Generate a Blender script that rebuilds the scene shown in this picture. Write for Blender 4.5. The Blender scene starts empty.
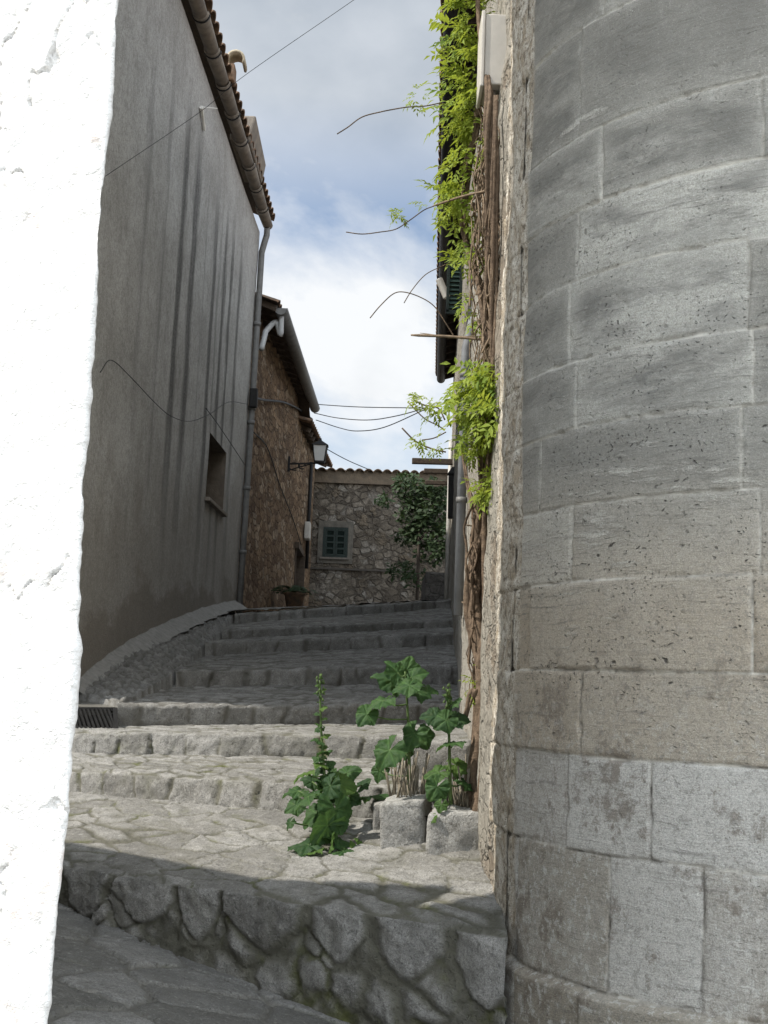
import bpy, bmesh, math, random
import numpy as np
from mathutils import Vector, Matrix
R = math.radians
random.seed(7)
rng = np.random.default_rng(11)
S = bpy.context.scene
COL = S.collection

# ------------------------------------------------------------------ camera
FPX, PITCH, ROLL = 1300.0, R(7.8), R(2.2)
cp, sp, cr, sr = math.cos(PITCH), math.sin(PITCH), math.cos(ROLL), math.sin(ROLL)
CF = np.array([0, cp, sp]); U0 = np.array([0, -sp, cp]); R0 = np.array([1., 0, 0])
CR = cr * R0 + sr * U0; CU = cr * U0 - sr * R0

def at(px, py, y):
    d = CF + (px - 384) / FPX * CR - (py - 512) / FPX * CU
    d = d * (y / d[1])
    return Vector(d)

cam_d = bpy.data.cameras.new('camera'); cam = bpy.data.objects.new('camera', cam_d); COL.objects.link(cam)
cam_d.sensor_fit = 'VERTICAL'; cam_d.sensor_height = 24.0; cam_d.lens = FPX / 1024 * 24.0
cam_d.clip_start = 0.05; cam_d.clip_end = 3000
m = Matrix((CR, CU, -CF)).transposed().to_4x4(); cam.matrix_world = m
S.camera = cam

# ------------------------------------------------------------------ noise
def _hash(ix, iy, iz, seed):
    h = (ix * 374761393 + iy * 668265263 + iz * 2147483647 + seed * 1274126177) & 0xFFFFFFFF
    h = ((h ^ (h >> 13)) * 1274126177) & 0xFFFFFFFF
    h = ((h ^ (h >> 16)) * 2246822519) & 0xFFFFFFFF
    return ((h ^ (h >> 15)) & 0xFFFFFF) / float(0xFFFFFF)

def vnoise(P, seed=0):
    P = np.asarray(P, float); i = np.floor(P).astype(np.int64); f = P - i
    f = f * f * (3 - 2 * f); r = 0
    for dx in (0, 1):
        for dy in (0, 1):
            for dz in (0, 1):
                w = (f[:, 0] if dx else 1 - f[:, 0]) * (f[:, 1] if dy else 1 - f[:, 1]) * (f[:, 2] if dz else 1 - f[:, 2])
                r = r + w * _hash(i[:, 0] + dx, i[:, 1] + dy, i[:, 2] + dz, seed)
    return r * 2 - 1

def fbm(P, oct=4, seed=0, gain=.5):
    P = np.asarray(P, float); a = 1.; t = 0; r = np.zeros(len(P))
    for k in range(oct):
        r += a * vnoise(P * 2 ** k + 17.3 * k, seed + k); t += a; a *= gain
    return r / t

def smooth(a, b, x):
    t = np.clip((x - a) / (b - a), 0, 1); return t * t * (3 - 2 * t)

def cells(U, seeds, aniso=(1, 1)):
    """distance to nearest cell border and id of the cell, 2D points"""
    A = np.array(aniso); U = U * A; Sd = seeds * A
    n = len(U); e = np.empty(n); ids = np.empty(n, int)
    for a in range(0, n, 20000):
        u = U[a:a + 20000]
        D = ((u[:, None, :] - Sd[None]) ** 2).sum(2)
        k = min(5, len(Sd)); o = np.argpartition(D, k - 1, 1)[:, :k]
        d = np.take_along_axis(D, o, 1); s = np.argsort(d, 1); o = np.take_along_axis(o, s, 1)
        i0 = o[:, 0]; best = np.full(len(u), 9.)
        for j in range(1, k):
            q = Sd[o[:, j]]; p0 = Sd[i0]; mid = (q + p0) / 2; nrm = q - p0
            L = np.linalg.norm(nrm, axis=1) + 1e-9
            best = np.minimum(best, ((mid - u) * nrm).sum(1) / L)
        e[a:a + 20000] = best; ids[a:a + 20000] = i0
    return e, ids

def jgrid(u0, u1, v0, v1, du, dv, j=.38, seed=0):
    r = np.random.default_rng(seed); out = []
    nv = max(1, int(round((v1 - v0) / dv)))
    for k in range(-1, nv + 1):
        off = r.uniform(0, du); u = u0 - du + off
        while u < u1 + du:
            out.append((u + r.uniform(-j, j) * du, v0 + (k + .5 + r.uniform(-j, j)) * (v1 - v0) / nv))
            u += du * r.uniform(.7, 1.35)
    return np.array(out)

# ------------------------------------------------------------------ objects
def tag(o, label=None, cat=None, group=None, kind=None):
    if label: o['label'] = label
    if cat: o['category'] = cat
    if group: o['group'] = group
    if kind: o['kind'] = kind
    return o

def thing(name, label, cat, loc=(0, 0, 0), group=None):
    o = bpy.data.objects.new(name, None); COL.objects.link(o); o.location = loc
    o.empty_display_size = .1
    return tag(o, label, cat, group)

def wloc(o):
    v = Vector((0, 0, 0))
    while o is not None: v += o.location; o = o.parent
    return v

def mesh_obj(name, V, F, mat, parent=None, smooth_=False, origin=None, attrs=None):
    V = np.asarray(V, float)
    if parent is not None: o0 = wloc(parent)
    elif origin is not None: o0 = Vector(origin)
    else: o0 = Vector((V[:, 0].mean(), V[:, 1].mean(), V[:, 2].min()))
    me = bpy.data.meshes.new(name)
    me.from_pydata((V - np.array(o0)).tolist(), [], [tuple(f) for f in F]); me.update()
    if attrs is not None:
        ca = me.color_attributes.new('st', 'FLOAT_COLOR', 'POINT')
        buf = np.ones((len(V), 4), np.float32); buf[:, :attrs.shape[1]] = attrs
        ca.data.foreach_set('color', buf.ravel())
    if smooth_: me.polygons.foreach_set('use_smooth', [True] * len(me.polygons))
    if mat: me.materials.append(mat)
    o = bpy.data.objects.new(name, me); COL.objects.link(o)
    if parent is not None: o.parent = parent
    else: o.location = o0
    return o

def grid_faces(nu, nv, flip=False):
    i = np.arange(nu - 1)[:, None] * nv + np.arange(nv - 1)[None]
    q = np.stack([i, i + nv, i + nv + 1, i + 1], -1).reshape(-1, 4)
    return (q[:, ::-1] if flip else q).tolist()

class MB:
    def __init__(s): s.v = []; s.f = []
    def add(s, V, F):
        b = len(s.v); s.v += [tuple(map(float, p)) for p in V]; s.f += [tuple(i + b for i in f) for f in F]; return s
    def box(s, c, d, rz=0., ax=None):
        c = Vector(c); h = Vector(d) / 2
        M = ax if ax is not None else Matrix.Rotation(rz, 3, 'Z')
        V = [c + M @ Vector((x * h.x, y * h.y, z * h.z)) for x in (-1, 1) for y in (-1, 1) for z in (-1, 1)]
        return s.add(V, [(0, 1, 3, 2), (4, 6, 7, 5), (0, 4, 5, 1), (2, 3, 7, 6), (0, 2, 6, 4), (1, 5, 7, 3)])
    def hexa(s, P):   # 8 points: bottom loop 4, top loop 4
        return s.add(P, [(3, 2, 1, 0), (4, 5, 6, 7), (0, 1, 5, 4), (1, 2, 6, 5), (2, 3, 7, 6), (3, 0, 4, 7)])
    def bar(s, a, b, w, h, up=(0, 0, 1)):
        a, b = Vector(a), Vector(b); y = (b - a); L = y.length; y.normalize()
        x = y.cross(Vector(up)).normalized(); z = x.cross(y)
        return s.box((a + b) / 2, (w, L, h), ax=Matrix((x, y, z)).transposed())
    def tube(s, pts, rad, n=8, caps=True):
        pts = [Vector(p) for p in pts]; N = len(pts)
        if not hasattr(rad, '__len__'): rad = [rad] * N
        t0 = (pts[1] - pts[0]).normalized(); ref = Vector((0, 0, 1)) if abs(t0.z) < .9 else Vector((1, 0, 0))
        x = t0.cross(ref).normalized(); V = []
        for k in range(N):
            t = (pts[min(k + 1, N - 1)] - pts[max(k - 1, 0)]).normalized()
            x = (x - t * x.dot(t)).normalized(); y = t.cross(x)
            for j in range(n):
                a = 2 * math.pi * j / n; V.append(pts[k] + (x * math.cos(a) + y * math.sin(a)) * rad[k])
        F = [(k * n + j, k * n + (j + 1) % n, (k + 1) * n + (j + 1) % n, (k + 1) * n + j) for k in range(N - 1) for j in range(n)]
        if caps: F += [tuple(range(n))[::-1], tuple(range((N - 1) * n, N * n))]
        return s.add(V, F)
    def build(s, name, mat, parent=None, sm=False, origin=None, bevel=0):
        o = mesh_obj(name, s.v, s.f, mat, parent, sm, origin)
        if bevel:
            b = o.modifiers.new('bevel', 'BEVEL'); b.width = bevel; b.segments = 2; b.limit_method = 'ANGLE'
        return o

def catmull(P, n=8):
    P = [Vector(p) for p in P]; Q = [P[0] * 2 - P[1]] + P + [P[-1] * 2 - P[-2]]; out = []
    for i in range(1, len(Q) - 2):
        for k in range(n):
            t = k / n
            out.append(.5 * ((2 * Q[i]) + (Q[i + 1] - Q[i - 1]) * t + (2 * Q[i - 1] - 5 * Q[i] + 4 * Q[i + 1] - Q[i + 2]) * t * t
                             + (3 * Q[i] - Q[i - 1] - 3 * Q[i + 1] + Q[i + 2]) * t ** 3))
    return out + [P[-1]]

# ------------------------------------------------------------------ materials
class NT:
    def __init__(s, name):
        s.m = bpy.data.materials.new(name); s.m.use_nodes = True; s.t = s.m.node_tree; s.t.nodes.clear()
        s.out = s.n('ShaderNodeOutputMaterial'); s.p = s.n('ShaderNodeBsdfPrincipled')
        s.l(s.p.outputs[0], s.out.inputs[0]); s.p.inputs['Specular IOR Level'].default_value = .25
        s.geo = None
    def n(s, t, **k):
        o = s.t.nodes.new(t)
        for a, b in k.items(): setattr(o, a, b)
        return o
    def l(s, a, b): s.t.links.new(a, b)
    def set(s, sock, v):
        if hasattr(v, 'is_output') or isinstance(v, bpy.types.NodeSocket): s.l(v, sock)
        else:
            if isinstance(v, (tuple, list)) and len(v) == 3 and sock.type == 'RGBA': v = (*v, 1)
            sock.default_value = v
    def pos(s):
        if s.geo is None: s.geo = s.n('ShaderNodeNewGeometry')
        return s.geo.outputs['Position']
    def map(s, v, scale=(1, 1, 1), loc=(0, 0, 0)):
        o = s.n('ShaderNodeMapping'); s.l(v, o.inputs[0]); o.inputs['Scale'].default_value = scale; o.inputs['Location'].default_value = loc; return o.outputs[0]
    def noise(s, v, scale, detail=4, rough=.6, dist=0.):
        o = s.n('ShaderNodeTexNoise'); s.l(v, o.inputs['Vector']); o.inputs['Scale'].default_value = scale
        o.inputs['Detail'].default_value = detail; o.inputs['Roughness'].default_value = rough; o.inputs['Distortion'].default_value = dist
        return o.outputs['Fac']
    def voro(s, v, scale, feat='F1', out='Distance', rnd=1.):
        o = s.n('ShaderNodeTexVoronoi'); o.feature = feat; s.l(v, o.inputs['Vector']); o.inputs['Scale'].default_value = scale
        o.inputs['Randomness'].default_value = rnd; return o.outputs[out]
    def rng(s, v, a, b, c=0., d=1.):
        o = s.n('ShaderNodeMapRange'); s.set(o.inputs[0], v); o.inputs[1].default_value = a; o.inputs[2].default_value = b
        o.inputs[3].default_value = c; o.inputs[4].default_value = d; return o.outputs[0]
    def ramp(s, v, stops):
        o = s.n('ShaderNodeValToRGB'); s.set(o.inputs[0], v); r = o.color_ramp
        while len(r.elements) < len(stops): r.elements.new(.5)
        for e, (p, c) in zip(r.elements, stops): e.position = p; e.color = (*c, 1)
        return o.outputs[0]
    def mix(s, f, a, b, mode='MIX'):
        o = s.n('ShaderNodeMix', data_type='RGBA', blend_type=mode); s.set(o.inputs[0], f); s.set(o.inputs[6], a); s.set(o.inputs[7], b); return o.outputs[2]
    def math(s, op, a, b=0.):
        o = s.n('ShaderNodeMath', operation=op); s.set(o.inputs[0], a); s.set(o.inputs[1], b); return o.outputs[0]
    def sep(s, v):
        o = s.n('ShaderNodeSeparateXYZ'); s.l(v, o.inputs[0]); return o.outputs
    def attr(s):
        o = s.n('ShaderNodeAttribute'); o.attribute_name = 'st'; q = s.n('ShaderNodeSeparateColor'); s.l(o.outputs['Color'], q.inputs[0]); return q.outputs
    def warp(s, v, scale, amt):
        o = s.n('ShaderNodeTexNoise'); s.l(v, o.inputs['Vector']); o.inputs['Scale'].default_value = scale; o.inputs['Detail'].default_value = 3
        a = s.n('ShaderNodeVectorMath', operation='SUBTRACT'); s.l(o.outputs['Color'], a.inputs[0]); a.inputs[1].default_value = (.5, .5, .5)
        b = s.n('ShaderNodeVectorMath', operation='SCALE'); s.l(a.outputs[0], b.inputs[0]); b.inputs['Scale'].default_value = amt
        c = s.n('ShaderNodeVectorMath', operation='ADD'); s.l(v, c.inputs[0]); s.l(b.outputs[0], c.inputs[1]); return c.outputs[0]
    def bump(s, h, dist=.01, strength=1., prev=None):
        o = s.n('ShaderNodeBump'); s.set(o.inputs['Height'], h); o.inputs['Distance'].default_value = dist; o.inputs['Strength'].default_value = strength
        if prev is not None: s.l(prev, o.inputs['Normal'])
        return o.outputs[0]
    def done(s, col, rough=.9, nrm=None):
        s.set(s.p.inputs['Base Color'], col); s.set(s.p.inputs['Roughness'], rough)
        if nrm is not None: s.l(nrm, s.p.inputs['Normal'])
        return s.m

def flag_mat(name, cols, mortar, lichen=.5, moss=None, bump=.012, fine=90):
    t = NT(name); P = t.pos(); a = t.attr()
    base = t.ramp(a[0], cols)
    n1 = t.noise(P, 9, 6, .65); n2 = t.noise(P, fine, 5, .75); n3 = t.noise(P, 2.2, 5, .6)
    c = t.mix(t.rng(n1, .3, .7), t.mix(.38, base, (0.03, 0.03, 0.027), 'MIX'), base)
    c = t.mix(t.math('MULTIPLY', t.rng(n2, .47, .62), lichen), c, (.07, .067, .06))
    gr = t.noise(P, 210, 3, .8); c = t.mix(t.rng(gr, .36, .58, .55, 0), c, (.07, .067, .06)); c = t.mix(t.rng(gr, .60, .74, 0, .4), c, (.58, .565, .53))
    bl = t.noise(P, 16, 7, .78); c = t.mix(t.rng(bl, .52, .62, 0, .5), c, (.11, .105, .092))
    spots = t.noise(P, 34, 4, .7)
    c = t.mix(t.math('MULTIPLY', t.rng(spots, .58, .68), .55), c, (.40, .39, .36))
    mo = t.mix(t.rng(n3, .35, .7), mortar, tuple(x * 1.5 for x in mortar))
    if moss:
        mo = t.mix(t.rng(t.noise(P, 3.1, 4, .6), .56, .68), mo, moss)
    c = t.mix(a[1], mo, c)
    h = t.math('ADD', t.math('MULTIPLY', n2, .6), t.math('MULTIPLY', n1, 1.2))
    pits = t.rng(t.noise(P, 60, 3, .6), .56, .7)
    h = t.math('SUBTRACT', h, t.math('MULTIPLY', pits, .5))
    return t.done(c, .93, t.bump(h, bump, 1.))

def rubble_mat(name, scale, cols, mortar, squash=(1, 1, 1.5), edge=.05, bump=.04, dirt=(.05, .045, .04), plaster=None, cover=.5):
    t = NT(name); P = t.pos(); W = t.map(t.warp(t.warp(P, 2.2 * scale / 3, .35 / scale * 2), scale * 2.6, .22 / scale), squash)
    e = t.voro(W, scale, 'DISTANCE_TO_EDGE'); c0 = t.voro(W, scale, 'F1', 'Color')
    q = t.n('ShaderNodeSeparateColor'); t.l(c0, q.inputs[0])
    st = t.ramp(q.outputs[0], cols)
    n1 = t.noise(P, 12, 6, .7); n2 = t.noise(P, 50, 4, .7); n3 = t.noise(P, .9, 4, .6)
    st = t.mix(t.rng(n1, .36, .64, 0, .7), st, dirt); st = t.mix(t.rng(n2, .42, .62, 0, .35), st, dirt)
    jn = t.rng(t.noise(P, 2.6, 4, .7), .42, .62, .35, 1.)
    mk = t.math('MAXIMUM', t.rng(t.math('ADD', e, t.math('MULTIPLY', t.math('SUBTRACT', n1, .5), edge * 1.2)), edge * .2, edge), t.math('SUBTRACT', 1., jn))
    mo = t.mix(t.rng(n2, .3, .7), mortar, tuple(x * .5 for x in mortar))
    c = t.mix(mk, mo, st)
    hgt = t.math('ADD', t.math('MULTIPLY', mk, 1.), t.math('MULTIPLY', n1, .8))
    hgt = t.math('ADD', hgt, t.math('MULTIPLY', q.outputs[1], .5))
    if plaster:
        pm = t.rng(t.noise(P, 1.4, 6, .7), cover - .03, cover + .03)
        c = t.mix(pm, c, t.mix(t.rng(n1, .3, .7), plaster, tuple(x * .6 for x in plaster)))
        hgt = t.math('ADD', hgt, t.math('MULTIPLY', pm, 1.))
    c = t.mix(t.rng(n3, .35, .75, 0, .5), c, dirt)
    return t.done(c, .95, t.bump(t.math('ADD', hgt, t.math('MULTIPLY', n2, .4)), bump, 1.))

def simple_mat(name, c, rough=.6, var=.35, scale=14, metal=0., bump=.002, spec=.3, c2=None):
    t = NT(name); P = t.pos(); n = t.noise(P, scale, 5, .65); n2 = t.noise(P, scale * 6, 3, .6)
    c2 = c2 or tuple(x * (1 - var) for x in c)
    col = t.mix(t.rng(n, .35, .68), c2, c)
    t.p.inputs['Metallic'].default_value = metal; t.p.inputs['Specular IOR Level'].default_value = spec
    return t.done(col, t.rng(n, .3, .7, rough * .85, min(1, rough * 1.15)), t.bump(t.math('ADD', n, t.math('MULTIPLY', n2, .4)), bump))

def leaf_mat(name, c1, c2, trans=.35, scale=9, veins=False):
    t = NT(name); P = t.pos(); n = t.noise(P, scale, 3, .6); oi = t.n('ShaderNodeObjectInfo')
    col = t.mix(t.rng(n, .3, .7), c1, c2)
    if veins:
        tc = t.n('ShaderNodeAttribute'); tc.attribute_name = 'st'; q = t.n('ShaderNodeSeparateColor'); t.l(tc.outputs['Color'], q.inputs[0])
        col = t.mix(t.math('MULTIPLY', q.outputs[0], .35), col, tuple(x * 1.9 for x in c2))
        col = t.mix(t.rng(oi.outputs['Random'], .0, .35, .6, 0), col, (.016, .04, .02)); col = t.mix(t.rng(oi.outputs['Random'], .72, 1., 0, .7), col, (.11, .18, .03)); col = t.mix(t.rng(t.noise(P, 45, 3, .6), .56, .7, 0, .25), col, (.12, .14, .04))
    t.set(t.p.inputs['Base Color'], col); t.p.inputs['Roughness'].default_value = .62; t.p.inputs['Specular IOR Level'].default_value = .22
    tr = t.n('ShaderNodeBsdfTranslucent'); t.l(t.mix(.5, col, (c2[0] * 1.6, c2[1] * 1.5, c2[2])), tr.inputs[0])
    mx = t.n('ShaderNodeMixShader'); mx.inputs[0].default_value = trans
    t.l(t.p.outputs[0], mx.inputs[1]); t.l(tr.outputs[0], mx.inputs[2]); t.l(mx.outputs[0], t.out.inputs[0])
    t.l(t.bump(t.noise(P, 60, 3, .6), .002), t.p.inputs['Normal'])
    return t.m

M = {}
GREY = [(0, (.23, .222, .205)), (.35, (.31, .30, .275)), (.7, (.39, .38, .355)), (1, (.45, .435, .405))]
M['flag'] = flag_mat('flagstone', GREY, (.098, .094, .074), .42, (.095, .10, .04))
M['flag_dark'] = flag_mat('flagstone_dark', [(0, (.22, .213, .195)), (.5, (.31, .30, .28)), (1, (.42, .41, .385))], (.095, .09, .078), .45)
M['street'] = flag_mat('street_stone', [(0, (.17, .165, .15)), (.5, (.25, .245, .23)), (1, (.40, .39, .37))], (.14, .133, .115), .5, (.09, .095, .05))
M['brown'] = rubble_mat('brown_rubble', 4.6, [(0, (.20, .125, .07)), (.4, (.36, .235, .135)), (.75, (.48, .33, .20)), (1, (.58, .46, .33))], (.13, .085, .052), (1, .5, 1.5), .12, .06, (.07, .045, .03))
M['farstone'] = rubble_mat('grey_rubble', 4.4, [(0, (.11, .092, .07)), (.4, (.21, .178, .138)), (.75, (.29, .25, .20)), (1, (.42, .39, .34))], (.085, .07, .055), (1, 1, 1.3), .13, .06, (.06, .048, .037), (.20, .16, .115), .58)
M['rightwall'] = rubble_mat('cream_rubble', 7, [(0, (.24, .20, .15)), (.5, (.32, .28, .22)), (1, (.40, .36, .30))], (.30, .265, .21), (1, 1, 1.3), .08, .03, (.15, .12, .09), (.40, .375, .32), .42)
M['terracotta'] = simple_mat('terracotta_tile', (.26, .16, .10), .9, .5, 9, 0, .006, .2, (.11, .085, .065))
M['gutter'] = simple_mat('cement_gutter', (.25, .215, .175), .9, .45, 7, 0, .004, .2, (.15, .13, .11))
M['zinc'] = simple_mat('zinc_pipe', (.21, .205, .195), .7, .4, 8, .35, .001, .4)
M['iron'] = simple_mat('black_iron', (.022, .021, .02), .6, .5, 20, .3, .001)
M['wood'] = simple_mat('weathered_wood', (.10, .075, .055), .85, .5, 16, 0, .004)
M['green'] = simple_mat('green_paint', (.008, .019, .014), .55, .5, 18, 0, .002)
M['box'] = simple_mat('beige_plastic', (.50, .47, .42), .5, .18, 6, 0, .001)
M['cable'] = simple_mat('black_cable', (.02, .02, .021), .6, .3, 20)
M['bark'] = simple_mat('vine_bark', (.20, .145, .10), .95, .55, 26, 0, .014, .15, (.085, .06, .042))
M['twig'] = simple_mat('pale_twig', (.24, .175, .115), .9, .55, 30, 0, .003)
M['drystalk'] = simple_mat('dry_stalk', (.26, .225, .17), .95, .5, 40)
M['soil'] = simple_mat('dark_soil', (.07, .05, .035), 1., .5, 40, 0, .02)
M['stem'] = simple_mat('green_stem', (.10, .16, .045), .6, .4, 20)
M['glass'] = simple_mat('lamp_glass', (.55, .55, .53), .15, .1, 4, 0, .0003, .5)
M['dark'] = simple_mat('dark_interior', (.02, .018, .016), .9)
M['vine'] = leaf_mat('vine_leaf', (.10, .17, .022), (.31, .37, .055), .4, 7)
M['mallow'] = leaf_mat('mallow_leaf', (.026, .065, .022), (.058, .115, .034), .35, 14, True)
M['bush'] = leaf_mat('dark_leaf', (.018, .034, .014), (.042, .066, .026), .2, 5)
M['weed'] = leaf_mat('weed_leaf', (.13, .21, .03), (.2, .28, .05), .4, 8)
M['white'] = None
def _white():
    t = NT('white_plaster'); P = t.pos()
    c = t.mix(t.rng(t.noise(P, 11, 5, .7), .62, .70, 0, .55), (.62, .605, .58), (.52, .41, .35))
    c = t.mix(t.rng(t.noise(P, 7, 7, .72), .50, .68, 0, .5), c, (.47, .45, .42)); c = t.mix(t.rng(t.noise(P, 90, 4, .7), .54, .68, 0, .45), c, (.40, .385, .36))
    n = t.noise(P, 120, 4, .65); n2 = t.noise(P, 420, 2, .5)
    cr_ = t.voro(t.warp(P, 20, .06), 14, 'DISTANCE_TO_EDGE')
    h = t.math('ADD', n, t.math('MULTIPLY', n2, .35))
    h = t.math('ADD', h, t.math('MULTIPLY', t.rng(cr_, 0, .03), .12))
    return t.done(c, .9, t.bump(h, .0026, 1.))
M['white'] = _white()
def _plaster():
    t = NT('grey_stucco'); P = t.pos(); s = t.sep(P)
    n1 = t.noise(P, 1.3, 6, .6); n2 = t.noise(P, 28, 5, .7); n3 = t.noise(P, .5, 3, .5)
    c = t.mix(t.rng(n1, .36, .64), (.40, .39, .365), (.56, .55, .525))
    c = t.mix(t.rng(t.noise(P, 3.3, 6, .7), .52, .66, 0, .4), c, (.24, .225, .205))
    c = t.mix(t.rng(t.noise(P, 9, 7, .75), .50, .62, 0, .35), c, (.20, .19, .175)); c = t.mix(t.rng(t.noise(P, 17, 6, .8), .56, .64, 0, .4), c, (.55, .54, .52))
    warm_ = t.rng(t.math('ADD', s[2], t.math('ADD', t.math('MULTIPLY', n1, 1.6), t.math('MULTIPLY', s[1], -.16))), 1.2, .2)
    c = t.mix(t.math('MULTIPLY', warm_, .55), c, (.27, .24, .20))
    # rain streaks running down from the eave
    STK = [(13.3, .18, .3), (14.3, .16, .35), (15.3, .24, 1.), (16.1, .26, 1.), (17.0, .12, .3), (17.75, .2, 1.), (18.2, .1, .4), (18.7, .2, 1.), (19.3, .16, .9), (20.2, .2, .7)]
    wy = t.math('ADD', s[1], t.math('MULTIPLY', t.math('SUBTRACT', t.noise(t.map(P, (1, 2.2, .5)), 1.7, 5, .65), .5), .5))
    wy = t.math('SUBTRACT', wy, t.math('MULTIPLY', t.math('SUBTRACT', 7., s[2]), .035))
    stops = []
    for yc, hw, v in STK: stops += [((yc - hw - 12.5) / 9.5, (0, 0, 0)), ((yc - 12.5) / 9.5, (v, v, v)), ((yc + hw - 12.5) / 9.5, (0, 0, 0))]
    k = t.ramp(t.rng(wy, 12.5, 22.), [(max(0, min(1, a)), b) for a, b in stops[:30]])
    brk = t.noise(t.map(P, (1, 2.4, .16), (3, 7, 1)), 1.3, 5, .7)
    g = t.rng(t.noise(P, 32, 6, .9), .38, .52, .45, 1)
    k = t.math('MULTIPLY', t.math('MULTIPLY', t.rng(k, .05, .6), t.rng(brk, .30, .40)), g)
    k = t.math('MULTIPLY', k, t.math('MULTIPLY', t.rng(t.math('ADD', s[2], t.math('MULTIPLY', brk, 3.)), 2.6, 5.0), t.rng(s[2], 7.3, 6.4)))
    c = t.mix(t.math('MULTIPLY', k, .96), c, (.045, .043, .042))
    pale = t.rng(t.noise(t.map(P, (1, 2.6, .1), (9, 2, 4)), 1.3, 3, .5), .56, .7, 0, .45)
    c = t.mix(t.math('MULTIPLY', pale, t.rng(s[2], .5, 2.5)), c, (.47, .46, .44))
    # rising damp at the foot
    edge = t.math('ADD', s[2], t.math('MULTIPLY', t.noise(t.map(P, (1, .55, .9)), 1.2, 6, .68), -2.2))
    edge = t.math('ADD', edge, t.math('MULTIPLY', s[1], -.10))
    damp = t.rng(edge, -1.75, -1.55, 1, 0)
    c = t.mix(t.math('MULTIPLY', damp, .75), c, t.mix(t.rng(n3, .35, .65), (.17, .145, .115), (.225, .195, .16)))
    c = t.mix(t.rng(n2, .44, .62, 0, .42), c, (.17, .16, .145)); c = t.mix(t.rng(t.noise(P, 90, 3, .85), .36, .58, .55, 0), c, (.11, .105, .098)); c = t.mix(t.rng(t.noise(P, 70, 3, .85), .58, .7, 0, .45), c, (.6, .59, .57))
    h = t.math('ADD', t.math('MULTIPLY', n2, .6), t.math('MULTIPLY', t.noise(P, 5, 4, .6), 1.2))
    return t.done(c, .95, t.bump(h, .012, 1.))
M['stucco'] = _plaster()
def _tower():
    t = NT('tower_ashlar'); P = t.pos(); a = t.attr(); s = t.sep(P); z = s[2]
    mul = lambda p, q: t.math('MULTIPLY', p, q)
    n1 = t.noise(P, 3.2, 6, .62); n2 = t.noise(P, 75, 5, .75); n3 = t.noise(P, 1.1, 4, .6); fine = t.noise(P, 160, 3, .85)
    hi = t.ramp(a[0], [(0, (.36, .345, .30)), (.5, (.42, .405, .355)), (1, (.48, .465, .41))])
    mid = t.ramp(a[0], [(0, (.38, .315, .23)), (.6, (.43, .375, .295)), (1, (.48, .44, .37))])
    lo = t.ramp(a[0], [(0, (.23, .195, .145)), (.3, (.33, .295, .235)), (.6, (.47, .445, .40)), (1, (.58, .56, .515))])
    c = t.mix(t.rng(t.math('ADD', z, mul(n1, .25)), .45, 1.15), mid, hi)
    c = t.mix(a[2], c, lo)
    cb = c
    # black weathering crust in sheets following the bedding, above eye height
    bw = t.warp(P, 3., .10)
    bed = t.noise(t.map(bw, (.7, .7, 2.6)), 1.5, 8, .72)
    dk = mul(t.rng(bed, .41, .55), t.rng(z, .5, 1.25))
    eg = t.n('ShaderNodeAttribute'); eg.attribute_name = 'edge'; edge = eg.outputs['Fac']
    dk = mul(dk, t.rng(t.math('ADD', edge, mul(t.math('SUBTRACT', n1, .5), .14)), .0, .11, .25, 1.))
    dk = mul(dk, t.rng(fine, .30, .58, .45, 1))
    # the crust keeps off some blocks and off the arrises
    dk = mul(dk, t.rng(t.math('ADD', a[0], n1), .5, .95, .35, 1.))
    c = t.mix(mul(dk, .86), c, (.085, .082, .075))
    db = mul(mul(t.rng(t.math('ADD', a[0], mul(t.math('SUBTRACT', n1, .5), .5)), .80, .35), t.rng(z, .55, 1.1)), t.rng(t.math('ADD', edge, mul(t.math('SUBTRACT', n2, .5), .05)), .0, .05, .4, 1.))
    c = t.mix(mul(db, .5), c, (.145, .138, .12))
    # long pale scars where the skin has flaked
    sc = t.noise(t.map(t.warp(P, 3, .07), (.9, .9, 4.5), (4, 4, 2)), 1.3, 8, .76)
    c = t.mix(mul(t.rng(sc, .59, .66), t.rng(fine, .3, .5, .3, .7)), c, (.56, .535, .47))
    # thin dark bedding lines
    lam = t.noise(t.map(t.warp(P, 5, .05), (1.1, 1.1, 26)), 2.0, 6, .72)
    lz = mul(t.rng(lam, .56, .63), t.rng(t.noise(P, 1.9, 4, .6), .44, .58))
    c = t.mix(mul(lz, .6), c, (.12, .11, .095))
    # brown decay low down
    br = mul(t.rng(t.noise(P, 3.6, 8, .76), .54, .60), t.rng(z, .45, -.1))
    c = t.mix(mul(br, .72), c, t.mix(n2, (.10, .08, .06), (.24, .19, .14)))
    wl = mul(t.rng(t.noise(P, 24, 6, .75), .52, .60), t.rng(z, .1, -.5, .08, .75))
    c = t.mix(wl, c, (.58, .565, .52))
    d1 = None
    gl = mul(t.rng(t.noise(P, 30, 6, .8), .53, .60), t.rng(z, 1.2, -.3, .35, .45))
    c = t.mix(gl, c, (.20, .185, .16))
    # salt and pepper grain
    c = t.mix(t.rng(fine, .36, .56, .5, 0), c, (.15, .145, .13)); c = t.mix(t.rng(fine, .58, .72, 0, .45), c, (.60, .585, .54))
    c = t.mix(t.rng(n2, .50, .64, 0, .3), c, (.17, .165, .15))
    # pits of several sizes
    w1 = t.warp(P, 9, .12)
    p1 = t.rng(t.voro(t.map(w1, (15, 15, 34)), 1., 'F1'), .20, .10); p2 = t.rng(t.voro(t.map(w1, (38, 38, 62), (3, 1, 7)), 1., 'F1'), .22, .12); p3 = t.rng(t.voro(t.map(t.warp(P, 14, .10), (9, 9, 9), (8, 1, 2)), 1., 'F1'), .13, .09)
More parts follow.
